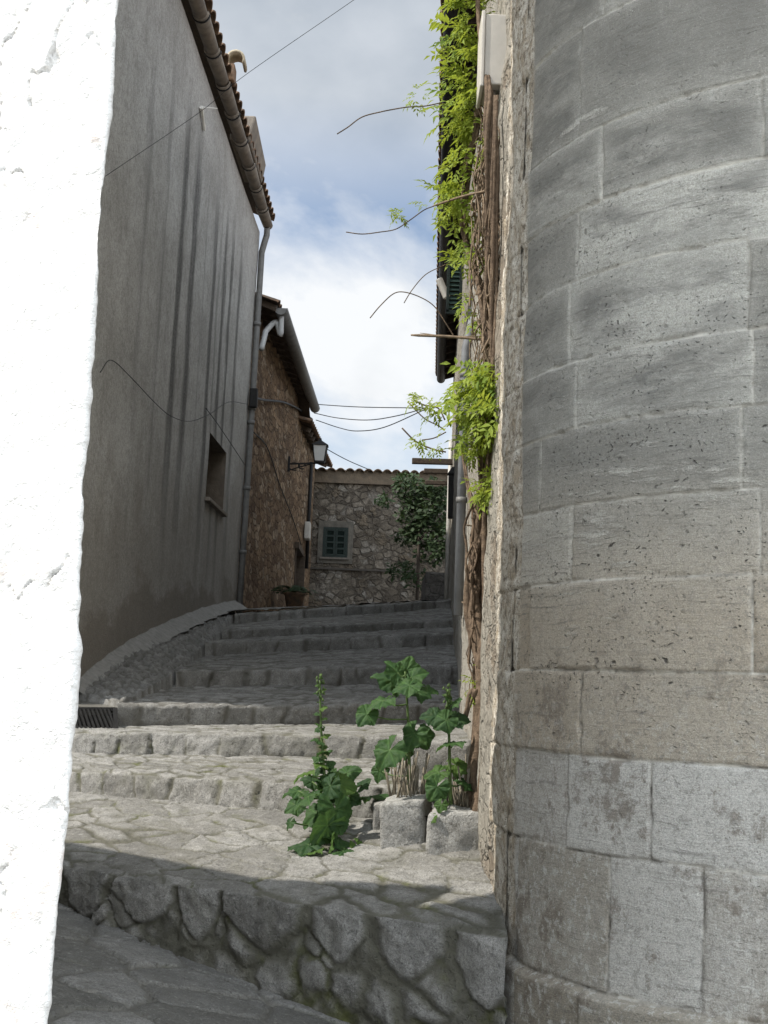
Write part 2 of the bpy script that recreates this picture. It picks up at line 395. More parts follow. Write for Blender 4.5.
    d1 = t.rng(t.noise(P, 2.3, 4, .65), .46, .58); d2 = t.rng(t.noise(t.map(P, (1, 1, 1), (5, 5, 5)), 3.0, 4, .65), .47, .57)
    pm = t.math('MAXIMUM', mul(mul(p1, d1), t.rng(t.noise(P, 41, 2, .5), .42, .58, .2, 1.)), t.math('MAXIMUM', mul(p2, d2), mul(p3, mul(d1, d2))))
    pm = mul(pm, mul(t.rng(z, 2.6, 1.0, .3, 1.), t.rng(z, -.35, .15, .22, 1.)))
    c = t.mix(mul(pm, .8), c, (.05, .045, .04))
    # joints: pale lime mortar high up, dark and open low down, lost in places
    jn = t.noise(P, 5, 4, .65)
    jc = t.mix(mul(t.rng(jn, .40, .60), t.rng(z, 1.6, .2, .35, 1)), (.58, .55, .48), (.10, .09, .075))
    jm = mul(t.math('SUBTRACT', 1., a[1]), t.rng(t.noise(P, 3.1, 4, .7), .36, .52, .3, .95))
    c = t.mix(jm, c, jc)
    al = t.n('ShaderNodeAttribute'); al.attribute_name = 'rub'
    rr = t.mix(t.rng(t.noise(t.map(P, (1, 1, .6)), 11, 7, .75), .40, .60), (.36, .30, .22), (.66, .62, .54))
    rr = t.mix(t.rng(t.noise(P, 30, 6, .8), .50, .60), rr, (.17, .14, .105)); rr = t.mix(t.rng(fine, .38, .56, .5, 0), rr, (.14, .12, .09))
    c = t.mix(al.outputs['Fac'], c, rr)
    h = t.math('ADD', mul(n2, .5), mul(lam, .6)); h = t.math('ADD', h, mul(n1, 1.2)); h = t.math('ADD', h, mul(fine, .25)); h = t.math('SUBTRACT', h, mul(pm, 1.3)); h = t.math('ADD', h, mul(t.rng(sc, .57, .64), .3))
    return t.done(c, .94, t.bump(h, .010, 1.))
M['tower'] = _tower()

# ------------------------------------------------------------------ stepped street
EYE_PL = -1.094
M['pale'] = flag_mat('pale_stone', [(0, (.36, .35, .325)), (.5, (.44, .43, .40)), (1, (.54, .53, .50))], (.3, .29, .26), .35, None, .012)
def line_pts(L, Rr):
    return Vector(L), Vector(Rr)

# every riser: (left top px, left bottom px, depth), (right top, right bottom, depth)
RS = [((62, 865, 910, 7.6), (500, 935, 1040, 5.9)),
      ((73, 776, 798, 10.0), (276, 780, 810, 8.6)),
      ((75, 736, 757, 10.9), (366, 735, 760, 10.2)),
      ((118, 706, 730, 11.4), (366, 704, 725, 12.4)),
      ((175, 671, 687, 13.0), (396, 665, 685, 14.4)),
      ((205, 643, 657, 16.0), (444, 633, 646, 17.2)),
      ((222, 630, 641, 17.8), (450, 620, 628, 19.3)),
      ((234, 614, 625, 20.0), (447, 600, 609, 22.0))]
def wall_x(y): return .29 + .0408 * y
def ext(a, b, x):
    t = (x - a.x) / (b.x - a.x); return a + (b - a) * t
LINES = []
for k, (l, r) in enumerate(RS):
    tl, bl = at(l[0], l[1], l[3]), at(l[0], l[2], l[3]); tr, br = at(r[0], r[1], r[3]), at(r[0], r[2], r[3])
    bl.x, br.x = tl.x, tr.x
    if k == 0: br.z = -1.78
    # run on to the right-hand wall
    if k > 0:
        for _ in range(3):
            xr = wall_x(ext(tl, tr, wall_x(tr.y)).y) + .03
        tr2, br2 = ext(tl, tr, xr), ext(bl, br, xr)
        # keep the level of the measured end beyond it
        tr2.z = tr.z + (tr2.z - tr.z) * .5; br2.z = br.z + (br2.z - br.z) * .5
        tr, br = tr2, br2
    else:
        tr2 = ext(tl, tr, .62); tr2.z = tr.z; br2 = br.copy(); br2.x, br2.y = tr2.x, tr2.y; tr, br = tr2, br2
    if k < 3:
        tl2, bl2 = ext(tl, tr, -3.6 - .2 * k), ext(bl, br, -3.6 - .2 * k)
        tl2.z = tl.z + (tl2.z - tl.z) * .3; bl2.z = bl.z + (bl2.z - bl.z) * .3
        tl, bl = tl2, bl2
    LINES.append((tl, tr, bl, br))

stairs = thing('stone_staircase', 'long flight of worn grey stone steps climbing the alley', 'staircase', (0, 7, -1.6))

def build_step(k):
    tl, tr, bl, br = LINES[k]
    Lg = (tr - tl).length
    res = .014 if k == 0 else (.016 if k < 3 else .022)
    nu = int(Lg / res) + 1
    s = np.linspace(0, 1, nu)
    T = np.array(tl)[None] * (1 - s)[:, None] + np.array(tr)[None] * s[:, None]
    B = np.array(bl)[None] * (1 - s)[:, None] + np.array(br)[None] * s[:, None]
    nrm = np.array([(tr - tl).y, -(tr - tl).x, 0.]); nrm /= np.linalg.norm(nrm)      # towards the viewer
    if k + 1 < len(LINES):
        _, _, nl, nr = [v.copy() for v in LINES[k + 1]]
        if k == 2:
            q = ext(nl, nr, -2.95); q.z = nl.z; nl = q
        N = np.array(nl)[None] * (1 - s)[:, None] + np.array(nr)[None] * s[:, None]
        N = N + np.array([0, .06, .012])[None]
    else:
        N = T + np.array([0, .5, .03])[None]
    wob = .03 * fbm(np.c_[s * Lg * 1.3, np.full(nu, k * 7.), np.zeros(nu)], 3, 5 + k)
    T = T - nrm[None] * wob[:, None]; B = B - nrm[None] * wob[:, None]
    B[:, 2] -= .08
    hmax = (T - B)[:, 2].max(); nr_ = max(8, int(hmax / res)); dmax = np.linalg.norm(N - T, axis=1).max(); nt = max(8, int(dmax / (res * 1.3)))
    a = np.linspace(0, 1, nr_); b = np.linspace(0, 1, nt + 1)[1:]
    nv = nr_ + nt
    V = np.empty((nu, nv, 3))
    V[:, :nr_] = B[:, None] * (1 - a)[None, :, None] + T[:, None] * a[None, :, None]
    V[:, nr_:] = T[:, None] * (1 - b)[None, :, None] + N[:, None] * b[None, :, None]
    # surface coordinates: u along, v up the riser (negative) and back over the tread (positive)
    U = np.empty((nu, nv, 2)); U[:, :, 0] = (s * Lg)[:, None]
    U[:, :nr_, 1] = (V[:, :nr_, 2] - T[:, None, 2])
    U[:, nr_:, 1] = np.linalg.norm(V[:, nr_:] - T[:, None], axis=2)
    Uf = U.reshape(-1, 2); Pf = V.reshape(-1, 3).copy()
    wu = np.c_[Uf[:, 0], Uf[:, 1], np.full(len(Uf), k * 3.3)]
    Ud = Uf + np.array([.13, .085]) * np.c_[fbm(wu * 3.2, 5, 40 + k, .62), fbm(wu * 3.2 + 50, 5, 60 + k, .62)]
    r = np.random.default_rng(100 + k)
    h1 = (T - B)[:, 2].mean() - .08
    sx = .47 if k == 0 else (.33 if k < 3 else .42)
    sd = []; u = -.2
    while u < Lg + .4:                              # facing stones of the riser
        ty = -min(.5 * h1, .13 if k == 0 else .10) * r.uniform(.8, 1.15)
        sd.append((u, ty)); sd_w = sx * r.uniform(.7, 1.3); u += sd_w
    if h1 > .22:
        sd += jgrid(0, Lg, -.78, -.30, .26, .16, .4, 200 + k).tolist()
    nf = len(sd)
    dd = .21 if k == 0 else (.17 if k < 3 else .13)
    sd += jgrid(0, Lg, .10 if k == 0 else .10, max(dmax, .3), .46 if k == 0 else (.36 if k < 3 else .24), dd, .42, 300 + k).tolist()
    sd = np.array(sd)
    e, ids = cells(Ud, sd, (.8, 1.))
    # facing blocks: upright joints that lean a little, ragged undersides on the tall first riser
    jx = [-.3]; wd_ = (.34, .58) if k == 0 else (.22, .5)
    while jx[-1] < Lg + .5: jx.append(jx[-1] + r.uniform(*wd_))
    jx = np.array(jx); lean = r.uniform(-.35, .35, len(jx)); rz_ = (np.arange(nv)[None, :].repeat(nu, 0).ravel() < nr_)
    uu = Uf + np.array([.6, .5]) * (Ud - Uf)
    bi = np.clip(np.searchsorted(jx, uu[:, 0]), 1, len(jx) - 1); dj = np.full(len(uu), 9.)
    for q in (-1, 0): dj = np.minimum(dj, np.abs(uu[:, 0] - (jx[np.clip(bi + q, 0, len(jx) - 1)] + lean[np.clip(bi + q, 0, len(jx) - 1)] * (uu[:, 1] + .05))))
    bot = -(r.uniform(.24, .37, len(jx)) if k == 0 else r.uniform(.12, .19, len(jx)) * 1.6)[bi]
    cx_ = (jx[bi] + jx[bi - 1]) / 2; hw_ = (jx[bi] - jx[bi - 1]) / 2
    bot = bot * (1 - (.62 if k == 0 else .1) * (np.abs(uu[:, 0] - cx_) / hw_) ** 1.3)
    inb = rz_ & (uu[:, 1] > bot)
    e2 = np.minimum(dj - (.012 + .05 * np.clip(-uu[:, 1], 0, .3) if k == 0 else 0), uu[:, 1] - bot); e = np.where(inb, e2, np.where(rz_, np.minimum(e * .8, np.abs(bot - uu[:, 1])), e))
    nb = len(sd); ids = np.where(inb, (nb + bi), ids); sd = np.r_[sd, np.zeros((len(jx) + 1, 2))]
    if k > 0 and k < 0: e = np.where((np.abs(Ud[:, 1]) < .08) & (Ud[:, 1] > -.02), np.minimum(e + .03, .06), e)
    riser = np.arange(nv)[None, :].repeat(nu, 0).ravel() < nr_
    vw = np.clip(1 + 2.0 * fbm(wu * 2.6, 3, 19), .3, 2.6)
    mk = np.where(riser, smooth(.006, .034, e / vw), smooth(.006, .030, e / vw))
    mk = mk * (.6 + .4 * smooth(-.45, .1, fbm(wu * 9, 4, 9)))
    if k == 0: mk = np.where(riser & ~inb, mk * smooth(-.25, .15, fbm(wu * 3.1 + 40, 4, 29)), mk)
    rnd = r.random(len(sd)); hgt = r.normal(0, 1, len(sd))
    f1 = fbm(wu * 8, 4, 70 + k); f2 = fbm(wu * 30, 3, 80 + k)
    dh = np.where(riser, (.026 if k == 0 else (.017 if k < 3 else .011)) * mk * (.8 + .2 * smooth(0, .1, e)) + .008 * hgt[ids] + .018 * f1 + .008 * f2,
                  (.010 if k < 3 else .013) * mk + (.003 if k < 3 else .005) * hgt[ids] + .009 * f1 + .004 * f2)
    # join: riser pushes forward, tread up; rounded worn nosing
    up = np.array([0, 0, 1.])
    near = np.where(riser, smooth(-.05, 0, Uf[:, 1]), smooth(.06, 0, Uf[:, 1]))
    dirv = np.where(riser[:, None], nrm[None] * (1 - near[:, None] * .3) + up[None] * near[:, None] * .2, up[None] * (1 - .2 * near[:, None]) + nrm[None] * near[:, None] * .5)
    Pf += dirv * dh[:, None]
    Pf[:, 2] -= .012 * near ** 2 * (1 + 1.6 * f1)
    col = np.c_[np.clip(rnd[ids] * .8 + .1 + .25 * f1, 0, 1), mk, r.random(len(sd))[ids]]
    mat = M['flag'] if k < 3 else M['flag_dark']
    o = mesh_obj('step', Pf, grid_faces(nu, nv), mat, stairs, True, attrs=col)
    return o
for k in range(8):
    build_step(k)

# lower street
def flat_patch(name, P00, P10, P01, P11, res, cell, mat, seed, relief=.012, parent=None, label=None, aniso=(1, 1), wobble=.05):
    P00, P10, P01, P11 = [np.array(p, float) for p in (P00, P10, P01, P11)]
    Lu = max(np.linalg.norm(P10 - P00), np.linalg.norm(P11 - P01)); Lv = max(np.linalg.norm(P01 - P00), np.linalg.norm(P11 - P10))
    nu, nv = int(Lu / res) + 2, int(Lv / res) + 2
    s = np.linspace(0, 1, nu)[:, None, None]; t = np.linspace(0, 1, nv)[None, :, None]
    V = (P00 * (1 - s) + P10 * s) * (1 - t) + (P01 * (1 - s) + P11 * s) * t
    V = V.reshape(-1, 3); U = np.c_[np.repeat(np.linspace(0, Lu, nu), nv), np.tile(np.linspace(0, Lv, nv), nu)]
    w = np.c_[U, np.full(len(U), seed * 1.7)]
    Ud = U + wobble * 1.4 * np.c_[fbm(w * 3, 4, seed, .6), fbm(w * 3 + 31, 4, seed + 9, .6)]
    sd = jgrid(0, Lu, 0, Lv, cell[0], cell[1], .38, seed); e, ids = cells(Ud, sd, aniso)
    r = np.random.default_rng(seed); mk = smooth(.004, .026, e); f1 = fbm(w * 6, 4, seed + 3); f2 = fbm(w * 25, 3, seed + 4)
    V[:, 2] += relief * mk + .006 * r.normal(0, 1, len(sd))[ids] + .012 * f1 + .004 * f2
    col = np.c_[np.clip(r.random(len(sd))[ids] * .8 + .1 + .25 * f1, 0, 1), mk * (.8 + .2 * smooth(-.3, .1, f2)), r.random(len(sd))[ids]]
    return mesh_obj(name, V, grid_faces(nu, nv, False), mat, parent, True, attrs=col)
def low_z(x, y): return -1.6 - .183 * x - .0133 * y + .085
P = lambda x, y, z=None: (x, y, low_z(x, y) if z is None else z)
tag(flat_patch('street_lower', P(-2.6, 4.2), P(1.2, 4.2), P(-2.6, 8.2), P(1.2, 8.2), .02, (.52, .36), M['street'], 21, .026), kind='structure')
mb = MB(); mb.add([P(-9, -14), P(9, -14), P(9, 4.2), P(-9, 4.2)], [(0, 1, 2, 3)])
tag(mb.build('street_apron', M['street']), kind='structure')
bpy.data.objects['street_apron'].location.z -= .02
# ground sheet to the horizon
mb = MB(); mb.add([(-900, -900, -3.6), (900, -900, -3.6), (900, 900, -3.6), (-900, 900, -3.6)], [(0, 1, 2, 3)])
tag(mb.build('ground', simple_mat('dusty_ground', (.30, .27, .22), .95, .4, .5)), kind='structure')

# cobbled ramp beside the house wall
def fx(y): return -3.1 + .0292 * y
BAT = max(0., (at(267, 222, 22.0).x - .14 - fx(22.0)) / 6.4)
def fz(y, z): return fx(y) + BAT * max(0., z - 1.2)
base = []
for px, py in ((80, 695), (130, 652), (180, 625), (215, 611), (240, 605)):
    y = 3.1 / ((422 - px) / FPX); p = at(px, py, y); p.x = fx(y) - .02; base.append(p)
outer = [at(118, 707, 11.4), at(174, 676, 13.0), at(204, 648, 16.0), at(221, 633, 17.8), at(235, 615, 20.6)]
def lerp_poly(P, t):
    L = len(P) - 1; i = min(int(t * L), L - 1); f = t * L - i; return P[i].lerp(P[i + 1], f)
A_ = catmull(base, 40); B_ = catmull(outer, 40); nu = len(A_); nv = 36
V = []; U = []; ul = 0
for i in range(nu):
    if i: ul += ((A_[i] - A_[i - 1]).length + (B_[i] - B_[i - 1]).length) / 2
    for j in range(nv):
        p = A_[i].lerp(B_[i], j / (nv - 1)); V.append(p[:]); U.append((ul, j / (nv - 1) * (A_[i] - B_[i]).length))
V = np.array(V); U = np.array(U); w = np.c_[U, np.full(len(U), 4.)]
Ud = U + .03 * np.c_[fbm(w * 5, 3, 1), fbm(w * 5 + 9, 3, 2)]
sd = jgrid(0, ul, 0, 1.0, .16, .12, .35, 77); e, ids = cells(Ud, sd)
mk = smooth(.004, .022, e); r_ = np.random.default_rng(3); f1 = fbm(w * 7, 4, 8)
V[:, 2] += .020 * mk + .007 * r_.normal(0, 1, len(sd))[ids] + .02 * f1
skirt = np.repeat(np.linspace(0, 1, nv)[None], nu, 0).ravel()
V[skirt == 1, 2] -= .28; V[skirt == 1, 0] += .02
st_ = np.repeat(np.arange(nu), nv) < 2; V[st_, 2] -= .3; V[st_, 1] -= .06
tag(mesh_obj('ramp', V, grid_faces(nu, nv, True), M['flag_dark'], None, True,
             attrs=np.c_[np.clip(r_.random(len(sd))[ids] * .8 + .2 * f1, 0, 1), mk, mk]), kind='structure')
# filler behind the grate and below the ramp foot
mb = MB(); q0 = at(78, 700, 11.55); q1 = outer[0]
mb.hexa([(-4.2, 11.3, -.9), (q1.x, 11.45, -.9), (q1.x, 11.7, -.9), (-4.2, 11.9, -.9), (-4.2, 11.42, -.24), (q1.x, 11.47, -.24), (q1.x, 11.7, -.2), (-4.2, 11.9, -.2)])
tag(mb.build('kerb', M['flag_dark']), kind='structure')
# upper street
f0, f1_, f2_ = Vector((fx(20) - .05, 20.0, 1.12)), LINES[7][0] + Vector((0, .3, .02)), LINES[7][1] + Vector((0, .3, .02))
tag(flat_patch('street_upper', (fx(19.6) - .1, 19.8, 1.06), f2_, (-3.2, 36.5, 2.22), (4.5, 36.5, 2.3), .09, (.5, .35), M['flag_dark'], 33, .02), kind='structure')

# ------------------------------------------------------------------ drain grate
g = thing('drain_grate', 'dark iron slatted drain grate at the foot of the ramp', 'drain grate', at(97, 722, 11.2))
a0, a1 = at(70, 733, 11.12), at(116, 733, 11.12); b0, b1 = at(74, 709, 11.46), at(115, 709, 11.46)
mb = MB()
for p, q in ((a0, a1), (b0, b1), (a0, b0), (a1, b1)): mb.bar(p, q, .035, .03)
mb.build('frame', M['iron'], g)
for i in range(10):
    t = (i + .5) / 10
    mb = MB(); mb.bar(b0.lerp(b1, max(0, t - .12)), a0.lerp(a1, min(1, t + .12)), .014, .024); mb.build('slat', M['iron'], g)
mb = MB(); n_ = Vector((0, .03, -.03))
mb.add([a0 + n_, a1 + n_, b1 + n_, b0 + n_], [(0, 1, 2, 3)]); mb.build('pit', M['dark'], g)

# ------------------------------------------------------------------ white house on the left
wh = thing('white_house', 'bright white rough plastered house corner at left edge', 'house', (-2, 3, -1.6))
ED = [(130, -150), (124, -40), (118, 20), (113, 100), (106, 170), (101, 250), (93, 360), (88, 440), (82, 560), (79, 650), (74, 740), (68, 830), (58, 930), (49, 1024), (40, 1100)]
ep = [at(x, y, 1.3) for x, y in ED][::-1]
zs = np.array([p.z for p in ep]); xs = np.array([p.x for p in ep])
zz = np.arange(-1.72, 1.0, .0022)
ex = np.interp(zz, zs, xs); lowm = zz < zs[0]
ex[lowm] = xs[0] + (zz[lowm] - zs[0]) * .03
fd = np.array([-.94, .35]); fd /= np.linalg.norm(fd)          # along the front face, to the left
rd = np.array([-.36, .93]); rd /= np.linalg.norm(rd)          # along the return face, away
us = np.concatenate([-np.geomspace(.30, .012, 12), np.linspace(-.01, .26, 110), np.geomspace(.27, 3.9, 26)])
rad = .010
prof = []
for u in us:
    if u < -.01: q = rd * (-u); nn = np.array([rd[1], -rd[0]])
    elif u > .012: q = fd * u; nn = np.array([-fd[1], fd[0]]) * -1
    else:
        t = (u + .01) / .022; q = (rd * .01) * (1 - t) ** 2 + (fd * .012) * t ** 2; n0 = np.array([rd[1], -rd[0]]); n1 = np.array([fd[1], -fd[0]]) * 1.; nn = n0 * (1 - t) + np.array([-.35, -.94]) * t
    prof.append((q, nn))
nrmf = np.array([-.35, -.94])
V = []; Nn = []
for (q, nn), u in zip(prof, us):
    nx = nrmf if u > .012 else (nn / np.linalg.norm(nn))
    V.append(np.c_[ex + q[0], np.full(len(zz), 1.3 + q[1]), zz]); Nn.append(np.repeat(np.array([[nx[0], nx[1], 0]]), len(zz), 0))
V = np.concatenate(V); Nn = np.concatenate(Nn)
d = .005 * fbm(V * 10, 3, 3) + .0034 * fbm(V * np.array([55, 55, 36]), 3, 5) + .0007 * fbm(V * 150, 2, 6)
cv = np.abs(fbm(V * np.array([26, 26, 16]) + 4, 3, 15)); d -= .006 * smooth(.03, 0, cv) * smooth(.12, .3, fbm(V * 9, 2, 4))
V += Nn * d[:, None]
front = mesh_obj('wall', V, grid_faces(len(us), len(zz), True), M['white'], wh, True)
P0 = np.array([ex[-1], 1.3]); xa, ya = P0 + fd * 3.88
mb = MB()
tall = [(-1.22, 3.6), (-2.05, 5.72), (-5.2, 4.85), (-4.4, 2.86)]; frontp = [(P0[0] - .03, 1.33), (-1.22, 3.59), (-4.4, 2.85), (xa, ya + .02)]
mb.hexa([(x, y, .9) for x, y in tall] + [(x, y, 10.2) for x, y in tall]); mb.build('shadow_block_tall', M['white'], wh); mb = MB()  # unseen tall block added to keep the sun off the tower
mb.hexa([(x, y, 1.0) for x, y in frontp] + [(x, y, 1.9) for x, y in frontp])
q = tall; ins = [(P0[0] - .12, 1.44), (-2.05, 5.68), (-5.15, 4.8), (xa + .05, ya + .1)]
mb.hexa([(x, y, -1.9) for x, y in ins] + [(x, y, 1.0) for x, y in ins])
mb.build('front_wall', M['white'], wh)
mb = MB(); low_caster = [(-2.08, 5.70), (-1.80, 5.98), (-2.88, 6.42), (-4.4, 7.8), (-6.5, 7.0), (-5.3, 4.88)]  # added unseen block, outline shaped so its shadow edges the landing
b = len(mb.v); mb.add([(x, y, -1.9) for x, y in low_caster] + [(x, y, 1.62) for x, y in low_caster],
    [(5, 4, 3, 2, 1, 0), (6, 7, 8, 9, 10, 11)] + [(i, (i + 1) % 6, 6 + (i + 1) % 6, 6 + i) for i in range(6)])
mb.build('shadow_block_low', M['white'], wh)

# ------------------------------------------------------------------ roofs
def tile_roof(name, e0, e1, back, rise, run, mat, parent, pitch=.26, rows=5, r=.07, thick=.02, overh=0.):
    e0, e1 = Vector(e0), Vector(e1); L = (e1 - e0).length; n = max(2, int(L / pitch)); t = (e1 - e0) / L
    back = Vector(back).normalized(); slope = (back * run + Vector((0, 0, rise))); sl = slope.length; slope /= sl
    nrm = slope.cross(t).normalized()
    if nrm.z < 0: nrm = -nrm
    mb = MB(); seg = 8
    for k in range(rows):
        a = sl * k / rows; b_ = sl * (k + 1) / rows + .05
        nu = n * seg + 1; V = []
        for i in range(nu):
            u = i / seg; ph = u % 1.0; h = r * abs(math.sin(math.pi * ph)) ** .7
            jit = .012 * math.sin(37.7 * int(u) + k * 3.1)
            for q, lift in ((a + jit - (overh if k == 0 else 0), .022), (b_, 0.)):
                V.append(e0 + t * (u / n * L) + slope * q + nrm * (h + lift))
        F = grid_faces(nu, 2)
        V2 = [v - nrm * thick for v in V]; m_ = len(V)
        F2 = [tuple(i + m_ for i in f[::-1]) for f in F]
        Fe = [(i * 2, i * 2 + 2, i * 2 + 2 + m_, i * 2 + m_) for i in range(nu - 1)]
        mb.add(V + V2, F + F2 + Fe)
    return mb.build(name, mat, parent, False)

# ------------------------------------------------------------------ grey stucco house (left)
YN, YF = 11.5, 22.1
lh = thing('stucco_house', 'tall grey stucco house streaked black below its gutter', 'house', (fx(16), 16, -.4))
wy0, wy1 = 18.35, 20.0
wb = at(203, 500, wy0 + .3).z; wt = at(205, 432, wy0).z
zt, zb = 7.93, -1.2
ys = [YN, wy0, wy1, YF]; zs_ = [zb, wb, wt, zt]
V = []; F = []; idx = {}
yy = np.unique(np.concatenate([np.linspace(YN, YF, 60), [wy0, wy1]])); zz2 = np.unique(np.concatenate([np.linspace(zb, zt, 60), [wb, wt]]))
ok = lambda y, z: not (wy0 - 1e-6 < y < wy1 + 1e-6 and wb - 1e-6 < z < wt + 1e-6)
pp = np.array([(fx(y), y, z) for y in yy for z in zz2])
dd_ = .012 * fbm(pp * .9, 3, 2); pp[:, 0] += dd_ + BAT * np.maximum(0, pp[:, 2] - 1.2)
nz_ = len(zz2)
for i in range(len(yy) - 1):
    for j in range(nz_ - 1):
        if ok((yy[i] + yy[i + 1]) / 2, (zz2[j] + zz2[j + 1]) / 2): F.append((i * nz_ + j, i * nz_ + j + 1, (i + 1) * nz_ + j + 1, (i + 1) * nz_ + j))
wl = mesh_obj('wall', pp, [f[::-1] for f in F], M['stucco'], lh, True)
mb = MB()   # other walls
mb.add([(fx(YN), YN, zb), (-9, YN, zb), (-9, YN, 9.6), (-6, YN, 10.6), (fz(YN, zt), YN, zt), (fx(YN), YN, 1.2)], [(0, 1, 2, 3, 4, 5)])
mb.add([(fx(YF), YF, zb), (-9, YF, zb), (-9, YF, 9.6), (-6, YF, 10.6), (fz(YF, zt), YF, zt), (fx(YF), YF, 1.2)], [(5, 4, 3, 2, 1, 0)])
mb.add([(-9, YN, zb), (-9, YF, zb), (-9, YF, 9.6), (-9, YN, 9.6)], [(0, 1, 2, 3)])
mb.build('gable_wall', M['stucco'], lh)
win = MB(); D = .42
for (ya_, yb_, za, zb_, t) in ((wy0, wy1, wb, wb, 0), (wy0, wy1, wt, wt, 0), (wy0, wy0, wb, wt, 1), (wy1, wy1, wb, wt, 1)):
    if t == 0: win.add([(fz(ya_, za), ya_, za), (fz(yb_, za), yb_, za), (fx(yb_) - D, yb_, za), (fx(ya_) - D, ya_, za)], [(0, 1, 2, 3)])
    else: win.add([(fz(ya_, za), ya_, za), (fz(ya_, zb_), ya_, zb_), (fx(ya_) - D, ya_, zb_), (fx(ya_) - D, ya_, za)], [(0, 1, 2, 3)])
wo = win.build('window', simple_mat('window_reveal', (.16, .13, .10), .95, .4, 8, 0, .01), lh)
mb = MB()
for i in range(5):
    y = wy0 + (i + .5) * (wy1 - wy0) / 5; mb.box((fx(y) - D + .03, y, (wb + wt) / 2), (.03, (wy1 - wy0) / 5 - .012, wt - wb - .01), -math.atan(.0292))
mb.build('shutter', simple_mat('old_dark_boards', (.06, .042, .03), .9, .5, 12, 0, .004), wo, bevel=.004)
mb = MB(); mb.box((fz(19.2, wb) + .02, (wy0 + wy1) / 2, wb - .03), (.10, wy1 - wy0 + .12, .055), -math.atan(.0292)); mb.build('sill', M['gutter'], wo, bevel=.01)
# mortar fillet along the foot of the wall
mb = MB(); Vf = []
fil = catmull(base, 14)
for i, p in enumerate(fil):
    wv = .13 + .05 * math.sin(i * 1.7) * math.sin(i * .53)
    for q in ((-.01, .10 + wv * .4), (.015, .07 + wv * .3), (.05 + wv * .4, .035), (.09 + wv * .8, -.07)):
        Vf.append((p.x + .02 + q[0], p.y, p.z + q[1] * .62))
o = mesh_obj('mortar_fillet', Vf, grid_faces(len(fil), 4, True), simple_mat('pale_mortar', (.29, .28, .26), .95, .35, 14, 0, .012), lh, True)
# gutter
gA = at(267, 222, YF - .1); gdir = Vector((.0292, 1, 0)).normalized()
def geave(y, dx=0, dz=0): return Vector((gA.x + .0292 * (y - gA.y) + dx, y, gA.z + dz))
gt = None
mb = MB(); bands = MB(); y = YN - .35; k = 0
gutter_root = bpy.data.objects.new('gutter', None); COL.objects.link(gutter_root); gutter_root.parent = lh
segs = np.linspace(YN - .3, YF + .02, 13)
def half_tube(mb, a, b, ra, rb, th=.018, n=9):
    V = []
    for p, r in ((a, ra), (b, rb)):
        for rr in (r, r - th):
            for j in range(n):
                t = math.pi + math.pi * j / (n - 1); V.append(p + Vector((math.cos(t) * rr, 0, math.sin(t) * rr)))
    F = []
    for j in range(n - 1):
        F += [(j, j + 1, 2 * n + j + 1, 2 * n + j), (n + j + 1, n + j, 3 * n + j, 3 * n + j + 1), (j + 1, j, n + j, n + j + 1), (2 * n + j, 2 * n + j + 1, 3 * n + j + 1, 3 * n + j)]
    F += [(0, 2 * n, 3 * n, n), (n - 1, 2 * n - 1, 4 * n - 1, 3 * n - 1)]
    mb.add(V, F)
for i in range(12):
    s_ = MB(); half_tube(s_, geave(segs[i], random.uniform(-.012, .012), random.uniform(-.01, .01)), geave(segs[i + 1] + .03, 0, random.uniform(-.01, .01)), .105, .088)
    s_.build('gutter_tile', M['gutter'], gutter_root, True)
    b_ = MB(); yb = segs[i] + .05; half_tube(b_, geave(yb, 0, -.002), geave(yb + .035, 0, -.002), .114, .114, .008)
    b_.build('gutter_strap', M['iron'], gutter_root, True)
tile_roof('roof', geave(YN - .35, .10, .07), geave(YF + .05, .10, .07), (-1, 0, 0), 2.6, 6.4, M['terracotta'], lh, .27, 12, .075)
mb = MB()  # soffit boards under the tiles
mb.add([geave(YN - .3, -.02, .10), geave(YF, -.02, .10), geave(YF, -.5, .28), geave(YN - .3, -.5, .28)], [(0, 1, 2, 3)])
mb.build('soffit', M['wood'], lh)
# upright tiles at the far verge and a clay vent
mb = MB(); p = at(260, 180, YF - .3)
mb.hexa([geave(18.7, .10, .06), geave(20.4, .10, .06), geave(20.4, -.2, .06), geave(18.7, -.2, .06), geave(18.7, .19, .46), geave(20.4, .15, .40), geave(20.4, -.2, .40), geave(18.7, -.2, .46)])
mb.build('verge_kerb', M['gutter'], lh, bevel=.03)
p = at(236, 66, 16.2); c0 = geave(16.6, .17, .30)
mb = MB(); V = []
for q in (0, .30):
    for j in range(11):
        t = -.15 * math.pi + 1.3 * math.pi * j / 10; V.append(Vector((math.cos(t) * .10, q, math.sin(t) * .10)) + c0)
mb.add(V, [(j, j + 1, 12 + j, 11 + j) for j in range(10)])
o = mb.build('vent_tile', simple_mat('cream_clay', (.45, .38, .27), .9, .3), lh, True); sm = o.modifiers.new('s', 'SOLIDIFY'); sm.thickness = .03
mb = MB(); mb.box(c0 - Vector((.06, -.15, .17)), (.10, .24, .24)); mb.build('vent_base', M['terracotta'], lh, bevel=.02)
